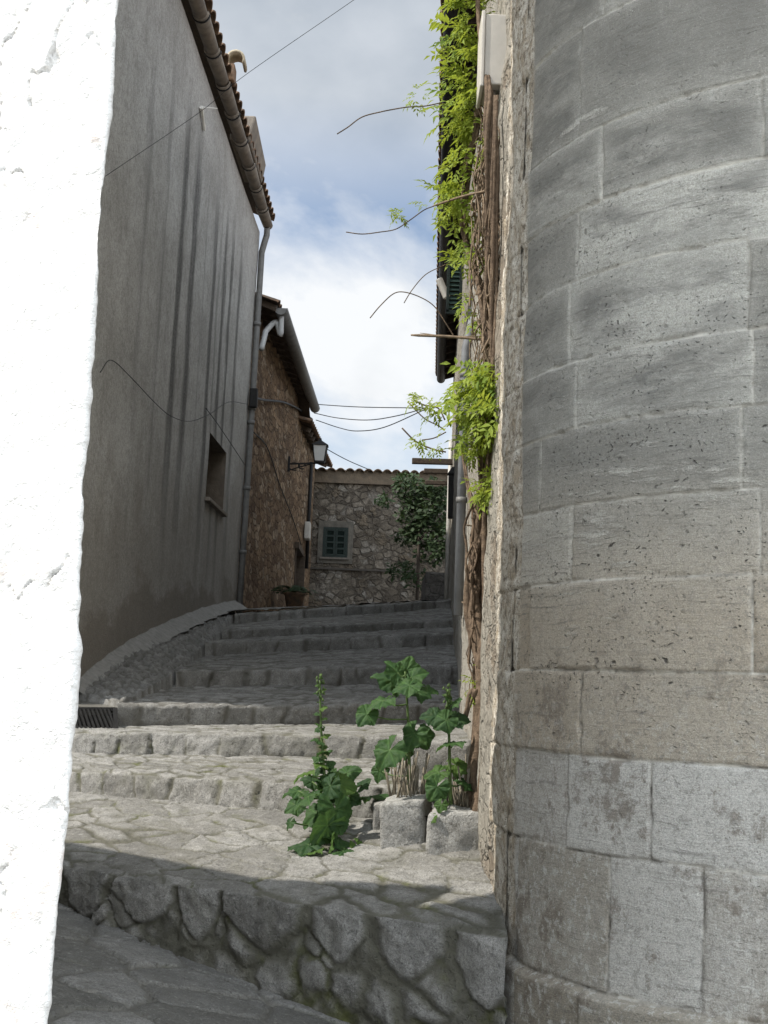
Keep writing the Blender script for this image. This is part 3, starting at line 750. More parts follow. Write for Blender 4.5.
# downpipe
dp = [geave(YF - .02, 0, -.05), at(266, 236, YF), at(262, 246, YF), at(262, 250, YF)]
x0 = fx(YF) + .07
pb = at(240, 606, YF - .1); top_ = Vector((x0, YF - .08, at(262, 262, YF).z))
xz = lambda z: fz(YF, z) + .07
path = [geave(YF - .04, 0, -.08), geave(YF - .04, 0, -.22), geave(YF - .06, -.03, -.36), Vector((xz(gA.z - .55), YF - .08, gA.z - .55))] + [Vector((xz(z), YF - .08, z)) for z in (gA.z - .8, 5, 3, 1.2)] + [Vector((x0, YF - .08, pb.z - .05))]
mb = MB(); mb.tube(path, .055, 10); dpo = mb.build('downpipe', M['zinc'], lh, True)
for z in (6.2, 4.7, 4.45, 3.3, 2.2):
    mb = MB(); mb.tube([(xz(z), YF - .08, z), (xz(z), YF - .08, z + .07)], .068, 10); mb.build('bracket', M['zinc'], dpo, True)
mb = MB(); mb.box((xz(4.6) + .03, YF - .17, at(248, 400, YF).z), (.14, .10, .34)); mb.build('cable_box', M['iron'], lh, bevel=.02)

# white hook high on the stucco wall
def onwall(px, py, off=.03):
    lo, hi = 8., 40.
    for _ in range(50):
        mid = (lo + hi) / 2; p = at(px, py, mid)
        if p.x > fz(mid, p.z): lo = mid
        else: hi = mid
    p = at(px, py, lo); p.x += off; return p
h0, h1, h2, h3 = onwall(205, 108, .16), onwall(199, 107, .03), onwall(201, 120, .03), onwall(202, 130, .03)
mb = MB(); mb.tube([h0, h1], .008, 6); mb.tube([h1, h2, h3], [.03, .02, .026], 6)
tag(mb.build('wall_hook', simple_mat('white_paint', (.75, .73, .68), .6, .15)), 'small white bracket stuck high on the streaked stucco wall', 'wall hook')

def wire(name, pts, r, label, mat=None, n=10, group=None):
    mb = MB(); mb.tube(catmull(pts, n), r, 6); return tag(mb.build(name, mat or M['cable'], None, True), label, 'cable', group)
wire('wall_cable', [onwall(96, 372, .04), onwall(107, 360, .04), onwall(125, 376, .05), onwall(150, 402, .05), onwall(167, 416, .05), onwall(186, 421, .05), onwall(206, 414, .05), onwall(226, 402, .04), onwall(244, 404, .06)], .0045, 'thin black cable drooping across the grey stucco wall')
wire('wall_cable', [onwall(203, 408, .04), onwall(215, 424, .04), onwall(232, 449, .04), onwall(242, 465, .05)], .006, 'short black cable slanting above the recessed stucco window')
wire('overhead_wire', [onwall(100, 176, .05), at(200, 112, 14.5), at(244, 76, 13.5), at(345, 6, 12.6), at(437, -58, 12)], .0032, 'single thin overhead wire rising from the stucco wall into grey cloud')

# ------------------------------------------------------------------ brown stone house
bh = thing('brown_house', 'brown rubble stone house with deep wooden eaves beyond the downpipe', 'house', (-2.3, 27, 1.4))
def bx(y): return -2.50 + .052 * (y - 22.1)
BY0, BY1 = 22.14, 34.0
d0, d1 = 0, 0
def onb(px, py, off=.03):
    lo, hi = 22., 60.
    for _ in range(50):
        mid = (lo + hi) / 2; p = at(px, py, mid)
        if p.x > bx(mid): lo = mid
        else: hi = mid
    p = at(px, py, lo); p.x += off; return p
dz0, dz1 = at(296, 606, 30).z, at(297, 543, 29.5).z
dq0, dq1 = onb(294, 580, 0).y, onb(303, 580, 0).y
zt2 = 6.75
yy = np.unique(np.concatenate([np.linspace(BY0, BY1, 50), [dq0, dq1]])); zq = np.unique(np.concatenate([np.linspace(.3, zt2, 30), [dz1]]))
pp = np.array([(bx(y), y, z) for y in yy for z in zq]); pp[:, 0] += .03 * fbm(pp * 2.5, 3, 8); nz_ = len(zq); F = []
for i in range(len(yy) - 1):
    for j in range(nz_ - 1):
        ym, zm = (yy[i] + yy[i + 1]) / 2, (zq[j] + zq[j + 1]) / 2
        if not (dq0 < ym < dq1 and zm < dz1): F.append((i * nz_ + j, (i + 1) * nz_ + j, (i + 1) * nz_ + j + 1, i * nz_ + j + 1))
mesh_obj('wall', pp, F, M['brown'], bh, True)
mb = MB(); mb.add([(bx(BY1), BY1, .3), (-9, BY1, .3), (-9, BY1, 8.5), (bx(BY1), BY1, zt2)], [(3, 2, 1, 0)]); mb.build('side_wall', M['brown'], bh); mb = MB(); mb.add([(bx(BY0), BY0, .3), (-9, BY0, .3), (-9, BY0, 8.5), (bx(BY0), BY0, zt2)], [(0, 1, 2, 3)]); mb.build('side_wall', M['brown'], bh)
mb = MB()
for i in range(4):
    y = dq0 + (i + .5) * (dq1 - dq0) / 4; mb.box((bx(y) - .22, y, dz1 / 2 + .4), (.05, (dq1 - dq0) / 4 - .01, dz1 - .8), -math.atan(.052))
dr = mb.build('door', M['wood'], bh)
mb = MB(); mb.box((bx(dq0) - .12, dq0, dz1 / 2 + .4), (.3, .08, dz1 - .8)); mb.box((bx(dq1) - .12, dq1, dz1 / 2 + .4), (.3, .08, dz1 - .8)); mb.box((bx(dq1) - .16, (dq0 + dq1) / 2, dz1 + .06), (.3, dq1 - dq0 + .3, .14)); mb.build('door_frame', M['wood'], dr)
# eave and gutter
g0 = at(281, 308, 22.4); g1 = at(315, 408, 30.7); g1.z = g0.z + (g1.z - g0.z)
gd = (g1 - g0).normalized()
s_ = MB(); n = 9; V = []
def half_tube2(mb, a, b, r, th=.012, n=9):
    t = (b - a).normalized(); x = t.cross(Vector((0, 0, 1))).normalized(); z = x.cross(t); V = []
    for p in (a, b):
        for rr in (r, r - th):
            for j in range(n):
                q = math.pi + math.pi * j / (n - 1); V.append(p + x * math.cos(q) * rr + z * math.sin(q) * rr)
    F = []
    for j in range(n - 1):
        F += [(j, j + 1, 2 * n + j + 1, 2 * n + j), (n + j + 1, n + j, 3 * n + j, 3 * n + j + 1), (j + 1, j, n + j, n + j + 1), (2 * n + j, 2 * n + j + 1, 3 * n + j + 1, 3 * n + j)]
    F += [(0, 2 * n, 3 * n, n), (n - 1, 2 * n - 1, 4 * n - 1, 3 * n - 1)]
    mb.add(V, F)
half_tube2(s_, g0, g1, .12); s_.add([g0 + Vector((0, 0, 0))] + [g0 + Vector((.12 * math.cos(math.pi + math.pi * j / 8), 0, .12 * math.sin(math.pi + math.pi * j / 8))) for j in range(9)], [(0, j + 1, j + 2) for j in range(8)])
gut = s_.build('gutter', M['zinc'], bh, True)
sw = [g0 + Vector((0, .15, -.1)), g0 + Vector((0, .15, -.45)), at(276, 322, 22.6), at(266, 331, 22.5), Vector((xz(6) + .12, 22.3, at(258, 336, 22.4).z)), Vector((xz(5.7) + .08, 22.2, at(258, 336, 22.4).z - .3))]
mb = MB(); mb.tube(catmull(sw, 5), .05, 10); mb.build('swan_neck', simple_mat('grey_pvc', (.42, .42, .41), .5, .15), bh, True)
o0 = Vector((0, 0, .06))
tile_roof('roof', g0 + o0 + Vector((-.05, -.1, 0)), g1 + o0 + Vector((-.05, 0, 0)), (-1, .05, 0), 1.9, 5.5, M['terracotta'], bh, .26, 9, .07)
l0, l1 = at(311, 420, 29.5), at(332, 470, 36.0)
l1.z = l0.z = (l0.z + l1.z) / 2; l0 = at(311, 424, 29.9); l1 = at(332, 470, 35.6)
tile_roof('lower_roof', l0 + o0, l1 + o0, (-1, .05, 0), 1.5, 5.5, M['terracotta'], bh, .26, 9, .07)
# soffit and rafters
mb = MB(); sof = lambda y: (bx(y) - .02)
def edge(y):
    if y <= 30.2: return g0.lerp(g1, (y - g0.y) / (g1.y - g0.y))
    return l0.lerp(l1, (y - l0.y) / (l1.y - l0.y))
ysf = np.linspace(22.2, 35.4, 14); V = []
for y in ysf:
    e_ = edge(y); V += [(e_.x - .05, y, e_.z + .05), (sof(y) - .3, y, e_.z + .05 + (e_.x - sof(y) + .3) * .33)]
mb.add(V, [(2 * i, 2 * i + 1, 2 * i + 3, 2 * i + 2) for i in range(13)]); mb.build('soffit', M['wood'], bh)
for y in np.arange(22.4, 35.2, .48):
    e_ = edge(y); a = Vector((e_.x - .08, y, e_.z - .02)); b = Vector((sof(y) - .3, y, e_.z - .02 + (e_.x - sof(y) + .3) * .33))
    mb = MB(); mb.bar(a, b, .09, .11); mb.build('rafter', M['wood'], bh)
mb = MB(); xx = bx(33) + .06; ptop, pbt = onb(309, 462, .06), onb(308, 572, .06)
mb.tube([ptop, Vector((ptop.x, ptop.y, pbt.z))], .045, 8); mb.build('rainpipe', M['iron'], bh, True)
mb = MB(); c = onb(304, 531, .09); mb.box(c, (.14, .5, .42)); tag(mb.build('meter_box', M['box'], bevel=.02), 'small white meter box on the brown stone wall', 'meter box')
wire('wall_cable', [Vector((xz(4.6) + .05, YF, at(250, 398, YF).z)), onb(262, 400, .06), onb(280, 402, .06), onb(296, 409, .06), onb(308, 419, .1)], .025, 'thick black cable strung along the brown stone wall top')
wire('wall_cable', [onb(252, 432, .03), onb(266, 448, .03), onb(278, 484, .03), onb(292, 520, .03), onb(300, 545, .03)], .011, 'thin black cable slanting down the brown stone wall')

# wall lantern
lp = onb(288, 464, 0); ll = thing('wall_lantern', 'black iron lantern on a scrolled bracket under the eaves', 'lantern', lp)
tip = Vector((at(321, 462, lp.y).x, lp.y, lp.z + .02)); tip = at(320, 463, lp.y)
mb = MB(); mb.bar(lp, tip, .035, .035); mb.bar(lp + Vector((.02, 0, .17)), lp + Vector((.02, 0, -.17)), .05, .03, (0, 1, 0))
for k_, (aa, rr) in enumerate(((.2, .12), (.45, .085))):
    c = lp.lerp(tip, aa) + Vector((0, 0, -.06)); mb.tube([c + Vector((math.cos(t) * rr, 0, math.sin(t) * rr * .7)) for t in np.linspace(0, 5.2, 14)], .014, 5)
mb.tube([lp + Vector((0, 0, -.15)), lp.lerp(tip, .3) + Vector((0, 0, -.09)), lp.lerp(tip, .7) + Vector((0, 0, -.02))], .014, 5)
mb.build('bracket', M['iron'], ll)
c = at(320, 451, lp.y); c.z = tip.z
def frustum(mb, c, r0, r1, z0, z1, n=4):
    V = [c + Vector((math.cos(math.pi / 4 + 2 * math.pi * j / n) * r, math.sin(math.pi / 4 + 2 * math.pi * j / n) * r, z)) for r, z in ((r0, z0), (r1, z1)) for j in range(n)]
    mb.add(V, [tuple(range(n))[::-1], tuple(range(n, 2 * n))] + [(j, (j + 1) % n, n + (j + 1) % n, n + j) for j in range(n)])
mb = MB(); frustum(mb, c, .15, .215, .04, .38); mb.build('lamp_glass', M['glass'], ll)
mb = MB(); frustum(mb, c, .26, .05, .385, .50); frustum(mb, c, .05, .03, .50, .56); frustum(mb, c, .16, .16, 0., .035)
for j in range(4):
    a = math.pi / 4 + j * math.pi / 2; mb.bar(c + Vector((math.cos(a) * .153, math.sin(a) * .153, .03)), c + Vector((math.cos(a) * .22, math.sin(a) * .22, .39)), .018, .018, (0.3, .9, 0))
mb.build('lamp_cap', M['iron'], ll)

# ------------------------------------------------------------------ far house
FY = 35.2
fh = thing('far_house', 'grey rubble stone house closing the alley end', 'house', (0, FY, 2.2))
fxl, fxr = at(296, 600, FY).x, at(478, 600, FY).x
ftop = at(380, 474, FY).z
wA, wB = at(322, 557, FY), at(348, 528, FY)
xx = np.unique(np.concatenate([np.linspace(fxl, fxr, 50), [wA.x, wB.x]])); zq = np.unique(np.concatenate([np.linspace(1.5, ftop, 40), [wA.z, wB.z]]))
pp = np.array([(x, FY, z) for x in xx for z in zq]); pp[:, 1] += .04 * fbm(pp * 3, 3, 12); nz_ = len(zq); F = []
for i in range(len(xx) - 1):
    for j in range(nz_ - 1):
        xm, zm = (xx[i] + xx[i + 1]) / 2, (zq[j] + zq[j + 1]) / 2
        if not (wA.x < xm < wB.x and wA.z < zm < wB.z): F.append((i * nz_ + j, i * nz_ + j + 1, (i + 1) * nz_ + j + 1, (i + 1) * nz_ + j))
mesh_obj('wall', pp, [f[::-1] for f in F], M['farstone'], fh, True)
mb = MB(); mb.add([(fxl, FY + .02, 1.5), (fxl, FY + 6, 1.5), (fxl, FY + 6, ftop + 1.5), (fxl, FY, ftop)], [(0, 1, 2, 3)]); mb.build('side_wall', M['farstone'], fh); mb = MB(); mb.add([(fxr, FY + .02, 1.5), (fxr, FY + 6, 1.5), (fxr, FY + 6, ftop + 1.5), (fxr, FY, ftop)], [(3, 2, 1, 0)]); mb.build('side_wall', M['farstone'], fh)
tile_roof('roof', (fxl - .1, FY - .22, ftop - .02), (fxr + .1, FY - .22, ftop + .02), (0, 1, 0), .55, 6, M['terracotta'], fh, .245, 8, .085)
mb = MB(); z1 = at(380, 478, FY).z; z0 = at(380, 485, FY).z
mb.box(((fxl + fxr) / 2, FY - .05, (ftop + .06 + z0) / 2), (fxr - fxl, .09, ftop + .06 - z0)); mb.build('cornice', simple_mat('ochre_render', (.125, .096, .067), .95, .4, 6, 0, .02), fh)
mb = MB(); zl = at(360, 570, FY).z; mb.box(((fxl + fxr) / 2 - .6, FY - .04, zl), (fxr - fxl - 1.2, .08, .05)); mb.build('ledge', simple_mat('dark_ledge', (.07, .06, .05), .95), fh)
# plaster surround and shuttered window
wnd = MB(); sw_ = .16; D = .12
wc = (wA + wB) / 2; W, H = wB.x - wA.x, wB.z - wA.z
pm = simple_mat('window_render', (.125, .112, .092), .95, .45, 5, 0, .02)
for c_, d_ in (((wA.x - .07, FY - .015, wc.z), (.14, .07, H + .34)), ((wB.x + .07, FY - .015, wc.z), (.14, .07, H + .34)), ((wc.x, FY - .015, wB.z + .085), (W, .07, .17)), ((wc.x, FY - .015, wA.z - .085), (W, .07, .17))):
    wnd.box(c_, d_)
wno = wnd.build('window', pm, fh, bevel=.01)
mb = MB()
for x in (wA.x + .025, wB.x - .025): mb.box((x, FY - .03, wc.z), (.05, .06, H))
for z in (wA.z + .025, wB.z - .025): mb.box((wc.x, FY - .03, z), (W - .1, .06, .05))
mb.build('frame', M['green'], wno)
mb = MB(); mb.box((wc.x, FY - .06, wA.z - .03), (W + .12, .12, .05)); mb.build('sill', simple_mat('worn_sill', (.15, .13, .11), .95), wno)
for s_ in (-1, 1):
    cx = wc.x + s_ * (W / 2 - .05) / 2; w2 = (W / 2 - .06)
    mb = MB()
    for x in (cx - w2 / 2 + .025, cx + w2 / 2 - .025): mb.box((x, FY - .035, wc.z), (.05, .035, H - .11))
    for i in range(5): mb.box((cx, FY - .036, wA.z + .07 + (H - .14) * i / 4), (w2 - .1, .034, .05))
    sh = mb.build('shutter', M['green'], wno)
    mb = MB(); nL = 13
    for i in range(nL):
        z = wA.z + .1 + (H - .2) * (i + .5) / nL
        mb.box((cx, FY - .02, z), (w2 - .11, .006, .05), ax=Matrix.Rotation(R(35), 3, 'X'))
    mb.build('louvre', simple_mat('green_louvre', (.012, .024, .02), .6, .4), sh)
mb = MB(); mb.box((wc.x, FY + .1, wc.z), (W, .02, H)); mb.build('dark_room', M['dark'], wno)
for o_ in list(fh.children_recursive):      # the house stands a little askew to the alley
    w0 = wloc(o_)
    for v in o_.data.vertices:
        x = v.co.x + w0.x; dy = .32 * (x - fxl); v.co.y += dy; v.co.z = (v.co.z + w0.z) * (1 + dy / FY) - w0.z

# ------------------------------------------------------------------ right house
rh = thing('rubble_house', 'cream rubble house wall on the right carrying vine and pipe', 'house', (wall_x(14), 14, -.6))
RY0, RY1 = 6.5, 28.4
yy = np.concatenate([np.arange(6.08, 11, .03), np.linspace(11, RY1, 90)]); zq = np.concatenate([np.arange(-1.4, 4.9, .045), np.linspace(4.95, 7.1, 12)])
pp = np.array([(wall_x(y), y, z) for y in yy for z in zq])
jn = smooth(6.9, 6.1, pp[:, 1]); pp[:, 0] += .085 * jn
pp[:, 0] -= (.035 * fbm(pp * np.array([2, 2.2, 1.6]), 4, 31) + .012 * fbm(pp * 11, 3, 33)) * (1 - .7 * jn)
mesh_obj('wall', pp, grid_faces(len(yy), len(zq), True), M['rightwall'], rh, True)
mb = MB(); mb.add([(wall_x(RY1), RY1, -.5), (7, RY1, -.5), (7, RY1, 8.8), (wall_x(RY1), RY1, 7.1)], [(0, 1, 2, 3)]); mb.build('end_wall', M['rightwall'], rh)
eA = at(437, 378, 28.3); 
def reave(y, dx=0, dz=0): return Vector((eA.x + .0408 * (y - eA.y) + dx, y, eA.z + dz))
tile_roof('roof', reave(28.4, -.02, .06), reave(7.0, -.02, .06), (1, 0, 0), 2.2, 6, M['terracotta'], rh, .27, 9, .06)
mb = MB(); half_tube2(mb, reave(28.4, .09), reave(7.0, .09), .095); mb.build('gutter', M['iron'], rh, True)
mb = MB(); mb.add([reave(28.4, .02, .04), reave(7, .02, .04), reave(7, .9, .3), reave(28.4, .9, .3)], [(0, 1, 2, 3)]); mb.build('soffit', M['wood'], rh)
for y in np.arange(7.3, 28.3, .55):
    mb = MB(); mb.bar(reave(y, .12, -.01), reave(y, .75, .19), .09, .10); mb.build('rafter', M['wood'], rh)
def onr(px, py, off=.03):
    lo, hi = 5., 60.
    for _ in range(50):
        mid = (lo + hi) / 2; p = at(px, py, mid)
        if p.x < wall_x(mid): hi = mid
        else: lo = mid
    return at(px, py, lo) - Vector((off, 0, 0))
yp = 12.0; xp = wall_x(yp) - .09; zt_ = at(468, 318, yp).z; zb_ = at(459, 610, yp).z
xq = wall_x(yp) - .062
mb = MB(); mb.tube([(xq, yp, zb_ - .05), (xq, yp, zt_ - .3), (xq + .06, yp, zt_)], .043, 12); dpr = mb.build('downpipe', simple_mat('old_zinc', (.17, .175, .18), .7, .3, 8, .1, .001, .3), rh, True)
for z in (zb_ + 1.0, zb_ + 2.2, zb_ + 3.4):
    mb = MB(); mb.tube([(xq, yp, z), (xq, yp, z + .05)], .052, 12); mb.build('bracket', M['zinc'], dpr, True)
xq2 = at(448, 540, 25.5).x
mb = MB(); mb.tube([(xq2, 25.5, at(448, 600, 25.5).z), (xq2, 25.5, at(448, 440, 25.5).z)], .045, 8); mb.build('pale_pipe', simple_mat('pale_pvc', (.5, .48, .44), .5, .2), rh, True)
# open green louvred shutter
ys_ = 15.6
sA, sB = at(446, 312, ys_), at(463, 258, ys_)
sh = bpy.data.objects.new('shutter', None); COL.objects.link(sh); sh.parent = rh; sh['label'] = 'open green louvred shutter'
mb = MB()
for x in (sA.x + .015, sB.x - .015): mb.box((x, ys_, (sA.z + sB.z) / 2), (.035, .04, sB.z - sA.z))
for z in (sA.z, sB.z): mb.box(((sA.x + sB.x) / 2, ys_, z), (sB.x - sA.x, .04, .05))
mb.build('frame', M['green'], sh)
mb = MB()
for i in range(11):
    z = sA.z + .04 + (sB.z - sA.z - .08) * (i + .5) / 11; mb.box(((sA.x + sB.x) / 2, ys_, z), (sB.x - sA.x - .07, .012, .05), ax=Matrix.Rotation(R(-30), 3, 'X'))
mb.build('louvre', simple_mat('green_slat', (.014, .035, .027), .6, .3), sh)
mb = MB(); c = at(440, 284, 16.5); mb.tube([at(439, 279, 16.5), at(447, 298, 16.5)], .05, 8); tag(mb.build('insulator', M['box'], bevel=.01), 'small white insulator hanging beneath the right eaves', 'insulator')
# black wall lamp
c = onr(452, 497, .1); c = at(453.5, 495, 22.8)
wlp = thing('wall_lamp', 'black boxy lamp fixed on the right wall beside the pipe', 'lamp', c)
mb = MB(); frustum(mb, Vector(c), .12, .14, -.42, .36); mb.build('housing', M['iron'], wlp, bevel=.01)
mb = MB(); frustum(mb, Vector(c), .17, .06, .365, .50); mb.build('cap', M['iron'], wlp)
mb = MB(); mb.bar(Vector(c) + Vector((.05, .05, .2)), Vector(c) + Vector((.4, .05, .2)), .04, .04); mb.build('bracket', M['iron'], wlp)
# utility box
ub = thing('utility_box', 'beige plastic utility box beside the vine top', 'utility box', at(490, 85, 6.95))
yb = 6.95; p0, p1 = at(484, 84, yb), at(503, 14, yb)
mb = MB(); mb.box(((p0.x + p1.x) / 2 + .02, yb + .14, (p0.z + p1.z) / 2), (p1.x - p0.x + .04, .28, p1.z - p0.z)); mb.build('body', M['box'], ub, bevel=.008)
mb = MB(); mb.box((p0.x - .012, yb + .14, (p0.z + p1.z) / 2), (.022, .30, p1.z - p0.z + .03)); mb.build('lid', M['box'], ub, bevel=.006)
mb = MB(); mb.box(((p0.x + p1.x) / 2, yb + .1, p0.z - .03), (.05, .06, .07)); mb.build('cable_gland', M['gutter'], ub)

# beams of the old pergola
for (x0_, x1_, y_, dpt, th, lb) in ((412, 452, 461, 25.0, .11, 'topmost weathered beam jutting over the alley end'), (424, 452, 471, 27.0, .10, 'middle weathered beam jutting just under the topmost one'), (425, 452, 482.5, 28.0, .09, 'lowest weathered beam half hidden in dark climber leaves')):
    a, b = at(x0_, y_, dpt), at(x1_, y_ + 1, dpt); b = Vector((wall_x(dpt) + .1, dpt, a.z + .01))
    mb = MB(); mb.bar(a, b, .12, th); tag(mb.build('pergola_beam', M['wood'], bevel=.012), lb, 'beam', 'pergola beams at the alley end')
mb = MB(); a = at(446, 602, 29.5); mb.tube([a, Vector((a.x, a.y, at(447, 440, 29.5).z))], .05, 8); tag(mb.build('pole', M['box'], None, True), 'slim pale pole standing at the end of the right house', 'pole')
# low wall under the climber
mb = MB(); a, b = at(424, 604, 27.5), at(462, 573, 27.5)
n_ = 14; V = []
lw = flat_patch('low_wall', (a.x, 27.5, a.z - .3), (b.x, 27.5, a.z - .3), (a.x, 27.5, b.z), (b.x, 27.5, b.z), .04, (.3, .2), M['flag_dark'], 51, 0.)
mb.hexa([(a.x + .01, 27.53, a.z - .3), (b.x, 27.53, a.z - .3), (b.x, 30, a.z - .3), (a.x + .01, 30, a.z - .3), (a.x + .01, 27.53, b.z), (b.x, 27.53, b.z), (b.x, 30, b.z), (a.x + .01, 30, b.z)])
bpy.data.objects.remove(lw)
tag(mb.build('low_wall', rubble_mat('low_rubble', 4, [(0, (.13, .12, .11)), (.5, (.19, .18, .165)), (1, (.25, .235, .21))], (.09, .085, .08)), bevel=.04), 'low dark stone wall beneath the climbing bush', 'low wall')

# overhead cables between brown house and right house
for (pts, lb) in (([(312, 404, 30.5), (360, 407, 29), (428, 408, 27)], 'topmost taut cable between the two house eaves'),
                  ([(314, 413, 30.5), (338, 418, 30), (368, 420, 29), (396, 416, 28), (426, 408, 27)], 'middle sagging cable between the two house eaves'),
                  ([(316, 420, 30.5), (340, 428, 30), (358, 431, 29), (385, 427, 28), (426, 409, 27)], 'lowest, deepest sagging cable between the two house eaves'),
                  ([(318, 444, 33), (345, 459, 33.5), (370, 470, 34.8)], 'faint thin cable running down to the far tiled roof')):
    wire('overhead_cable', [at(*p) for p in pts], .011, lb, None, 8, 'cables strung across the alley')

# ------------------------------------------------------------------ stone tower
SC = 6.0 / 3.348
TC = np.array([1.301, 3.593]) * SC; TR = .979 * SC
def tower_hit(px, py):
    d = np.array(at(px, py, 1.)); a = d[0] ** 2 + 1; b = d[0] * TC[0] + TC[1]; c = (TC ** 2).sum() - TR ** 2
    t = (b - math.sqrt(max(0, b * b - a * c))) / a; return d * t
def tower_th(px, py):
    h = tower_hit(px, py); return math.atan2(h[1] - TC[1], h[0] - TC[0])
CZ = [tower_hit(*p)[2] for p in ((640, 1001), (645, 861), (645, 760), (645, 671), (645, 577), (645, 496), (645, 416), (645, 344), (645, 259), (636, 188), (636, 111), (614, 10))]
# upright joints of each course (below CZ[i]): pixel positions
VJ = {0: [(587, 1015)], 1: [(610, 900), (702, 930)], 2: [(651, 800)], 3: [(581, 700)], 4: [(752, 620)], 5: [(572, 535)],
      6: [(740, 450)], 7: [(577, 390)], 8: [(748, 285)], 9: [(577, 250)], 10: [(762, 120)], 11: [(580, 90)]}
TH0, TH1 = -math.pi * 1.12, -math.pi * .30
dth = .0075 / TR; ths = np.arange(TH0, TH1, dth)
tz = np.arange(-1.95, 5.15, .0085)
TT, ZZ = np.meshgrid(ths, tz, indexing='ij'); TT = TT.ravel(); ZZ = ZZ.ravel()
arc = TT * TR
w3 = np.c_[np.cos(TT) * TR, np.sin(TT) * TR, ZZ]
zw = ZZ + .012 * fbm(w3 * 3, 3, 61); aw = arc + .012 * fbm(w3 * 4 + 7, 3, 62)
courses = np.array(sorted(CZ + [max(CZ) + .45 * i for i in range(1, 4)] + [min(CZ) - .4]))
ci = np.searchsorted(courses, zw)
ez = np.full(len(ZZ), 9.)
for c_ in courses: ez = np.minimum(ez, np.abs(zw - c_))
rt = np.random.default_rng(5); ev = np.full(len(ZZ), 9.); blk = np.zeros(len(ZZ)); bid = np.zeros(len(ZZ), int); lowf = np.zeros(len(ZZ))
for k in range(len(courses) + 1):
    m_ = ci == k
    if not m_.any(): continue
    # course k lies below courses[k]; courses list has one extra at the bottom
    j = k - 1
    w0 = 1.0 if j >= 3 else .62
    js = [tower_th(*p) * TR for p in VJ.get(j, [])]
    if not js: js = [-2.2 * TR + rt.uniform(0, 1)]
    js = sorted(js); lo = js[0]; allj = list(js)
    while lo > TH0 * TR: lo -= w0 * rt.uniform(.6, 1.2); allj.append(lo)
    hi = js[-1]
    while hi < TH1 * TR: hi += w0 * rt.uniform(.7, 1.15); allj.append(hi)
    allj = np.array(sorted(allj)); a_ = aw[m_]
    ev[m_] = np.abs(a_[:, None] - allj[None]).min(1)
    bi = np.searchsorted(allj, a_); rv = rt.random(len(allj) + 1); blk[m_] = rv[bi]; bid[m_] = bi + 50 * k
    lowf[m_] = 1. if j <= 2 else 0.
ed = np.minimum(ez, ev); 
jw = .75 + .6 * fbm(w3 * 2.3, 3, 66)
mk = smooth(.001, .010, ed * (1.0 / np.maximum(jw, .35)))
f1 = fbm(w3 * 6, 4, 63); f2 = fbm(w3 * 28, 3, 64); f0 = fbm(w3 * 1.5, 2, 60)
tilt = (rt.normal(0, 1, 2000))[bid]
rub = smooth(0., .05, -(arc - tower_th(523, 500) * TR) + .035 * fbm(w3 * np.array([2, 2, 2.6]), 4, 90))
chip = smooth(.02, .0, ed) * smooth(.05, .3, fbm(w3 * 9, 4, 71))
dr_ = .007 * (mk - 1) - .010 * chip + .004 * tilt + .004 * f1 + .0018 * f2 + .006 * f0
dr_ += rub * (.028 * fbm(w3 * np.array([5, 5, 3]), 4, 91) + .010 * fbm(w3 * 18, 3, 92) - .004)
dr_ += np.where(ZZ < CZ[0], .05 * smooth(CZ[0] + .0, CZ[0] - .03, zw), 0)
Rr = TR + dr_
V = np.c_[TC[0] + np.cos(TT) * Rr, TC[1] + np.sin(TT) * Rr, ZZ]
att = np.c_[np.clip(blk * .9 + .05 + .14 * f1, 0, 1), mk, lowf]
tw = thing('stone_tower', 'large round grey ashlar tower filling the right side', 'tower', (TC[0], TC[1], -1.95))
o = mesh_obj('masonry', V, grid_faces(len(ths), len(tz)), M['tower'], tw, True, attrs=att)
ea = o.data.attributes.new('edge', 'FLOAT', 'POINT'); ea.data.foreach_set('value', ed.astype(np.float32))
ra = o.data.attributes.new('rub', 'FLOAT', 'POINT'); ra.data.foreach_set('value', rub.astype(np.float32))
# plain drum behind and above, out of sight of this view
mb = MB(); n = 64; V = []
for z in (5.1, 12.0):
    for j in range(n): V.append((TC[0] + math.cos(2 * math.pi * j / n) * (TR - .004), TC[1] + math.sin(2 * math.pi * j / n) * (TR - .004), z))
mb.add(V, [(j, (j + 1) % n, n + (j + 1) % n, n + j) for j in range(n)] + [tuple(range(n, 2 * n))])
o = mb.build('upper_drum', M['tower'], tw, True)
ca = o.data.color_attributes.new('st', 'FLOAT_COLOR', 'POINT'); ca.data.foreach_set('color', np.tile([.5, 1, 0, 1], 2 * n).astype(np.float32))

# ------------------------------------------------------------------ vine
def vine_leaf(mb, base, dirv, nrm, L, n=4, w=.40):
    """one pinnate leaf: pairs of pointed leaflets on a drooping stalk"""
    d = dirv.normalized(); s = d.cross(nrm).normalized(); nn = s.cross(d)
    pts = []
    for i in range(n + 1):
        t = .25 + .75 * i / n; c = base + d * L * t + nn * (-.22 * L * t * t)
        if i == n: dirs = [(d - nn * .3)]
        else: dirs = [(s * .85 + d * .55), (-s * .85 + d * .55)]
        for q in dirs:
            q = (q + Vector((random.uniform(-.25, .25), random.uniform(-.25, .25), random.uniform(-.35, .1)))).normalized()
            l = L * random.uniform(.38, .5) * (1 - .25 * abs(t - .6)); x = q.cross(nn)
            if x.length < .1: continue
            x = x.normalized(); up_ = x.cross(q)
            hw = l * w * .5
            mb.add([c, c + q * l * .4 + x * hw + up_ * hw * .4, c + q * l - up_ * l * .12, c + q * l * .4 - x * hw + up_ * hw * .4, c + q * l * .45],
                   [(0, 1, 4), (1, 2, 4), (2, 3, 4), (3, 0, 4)])

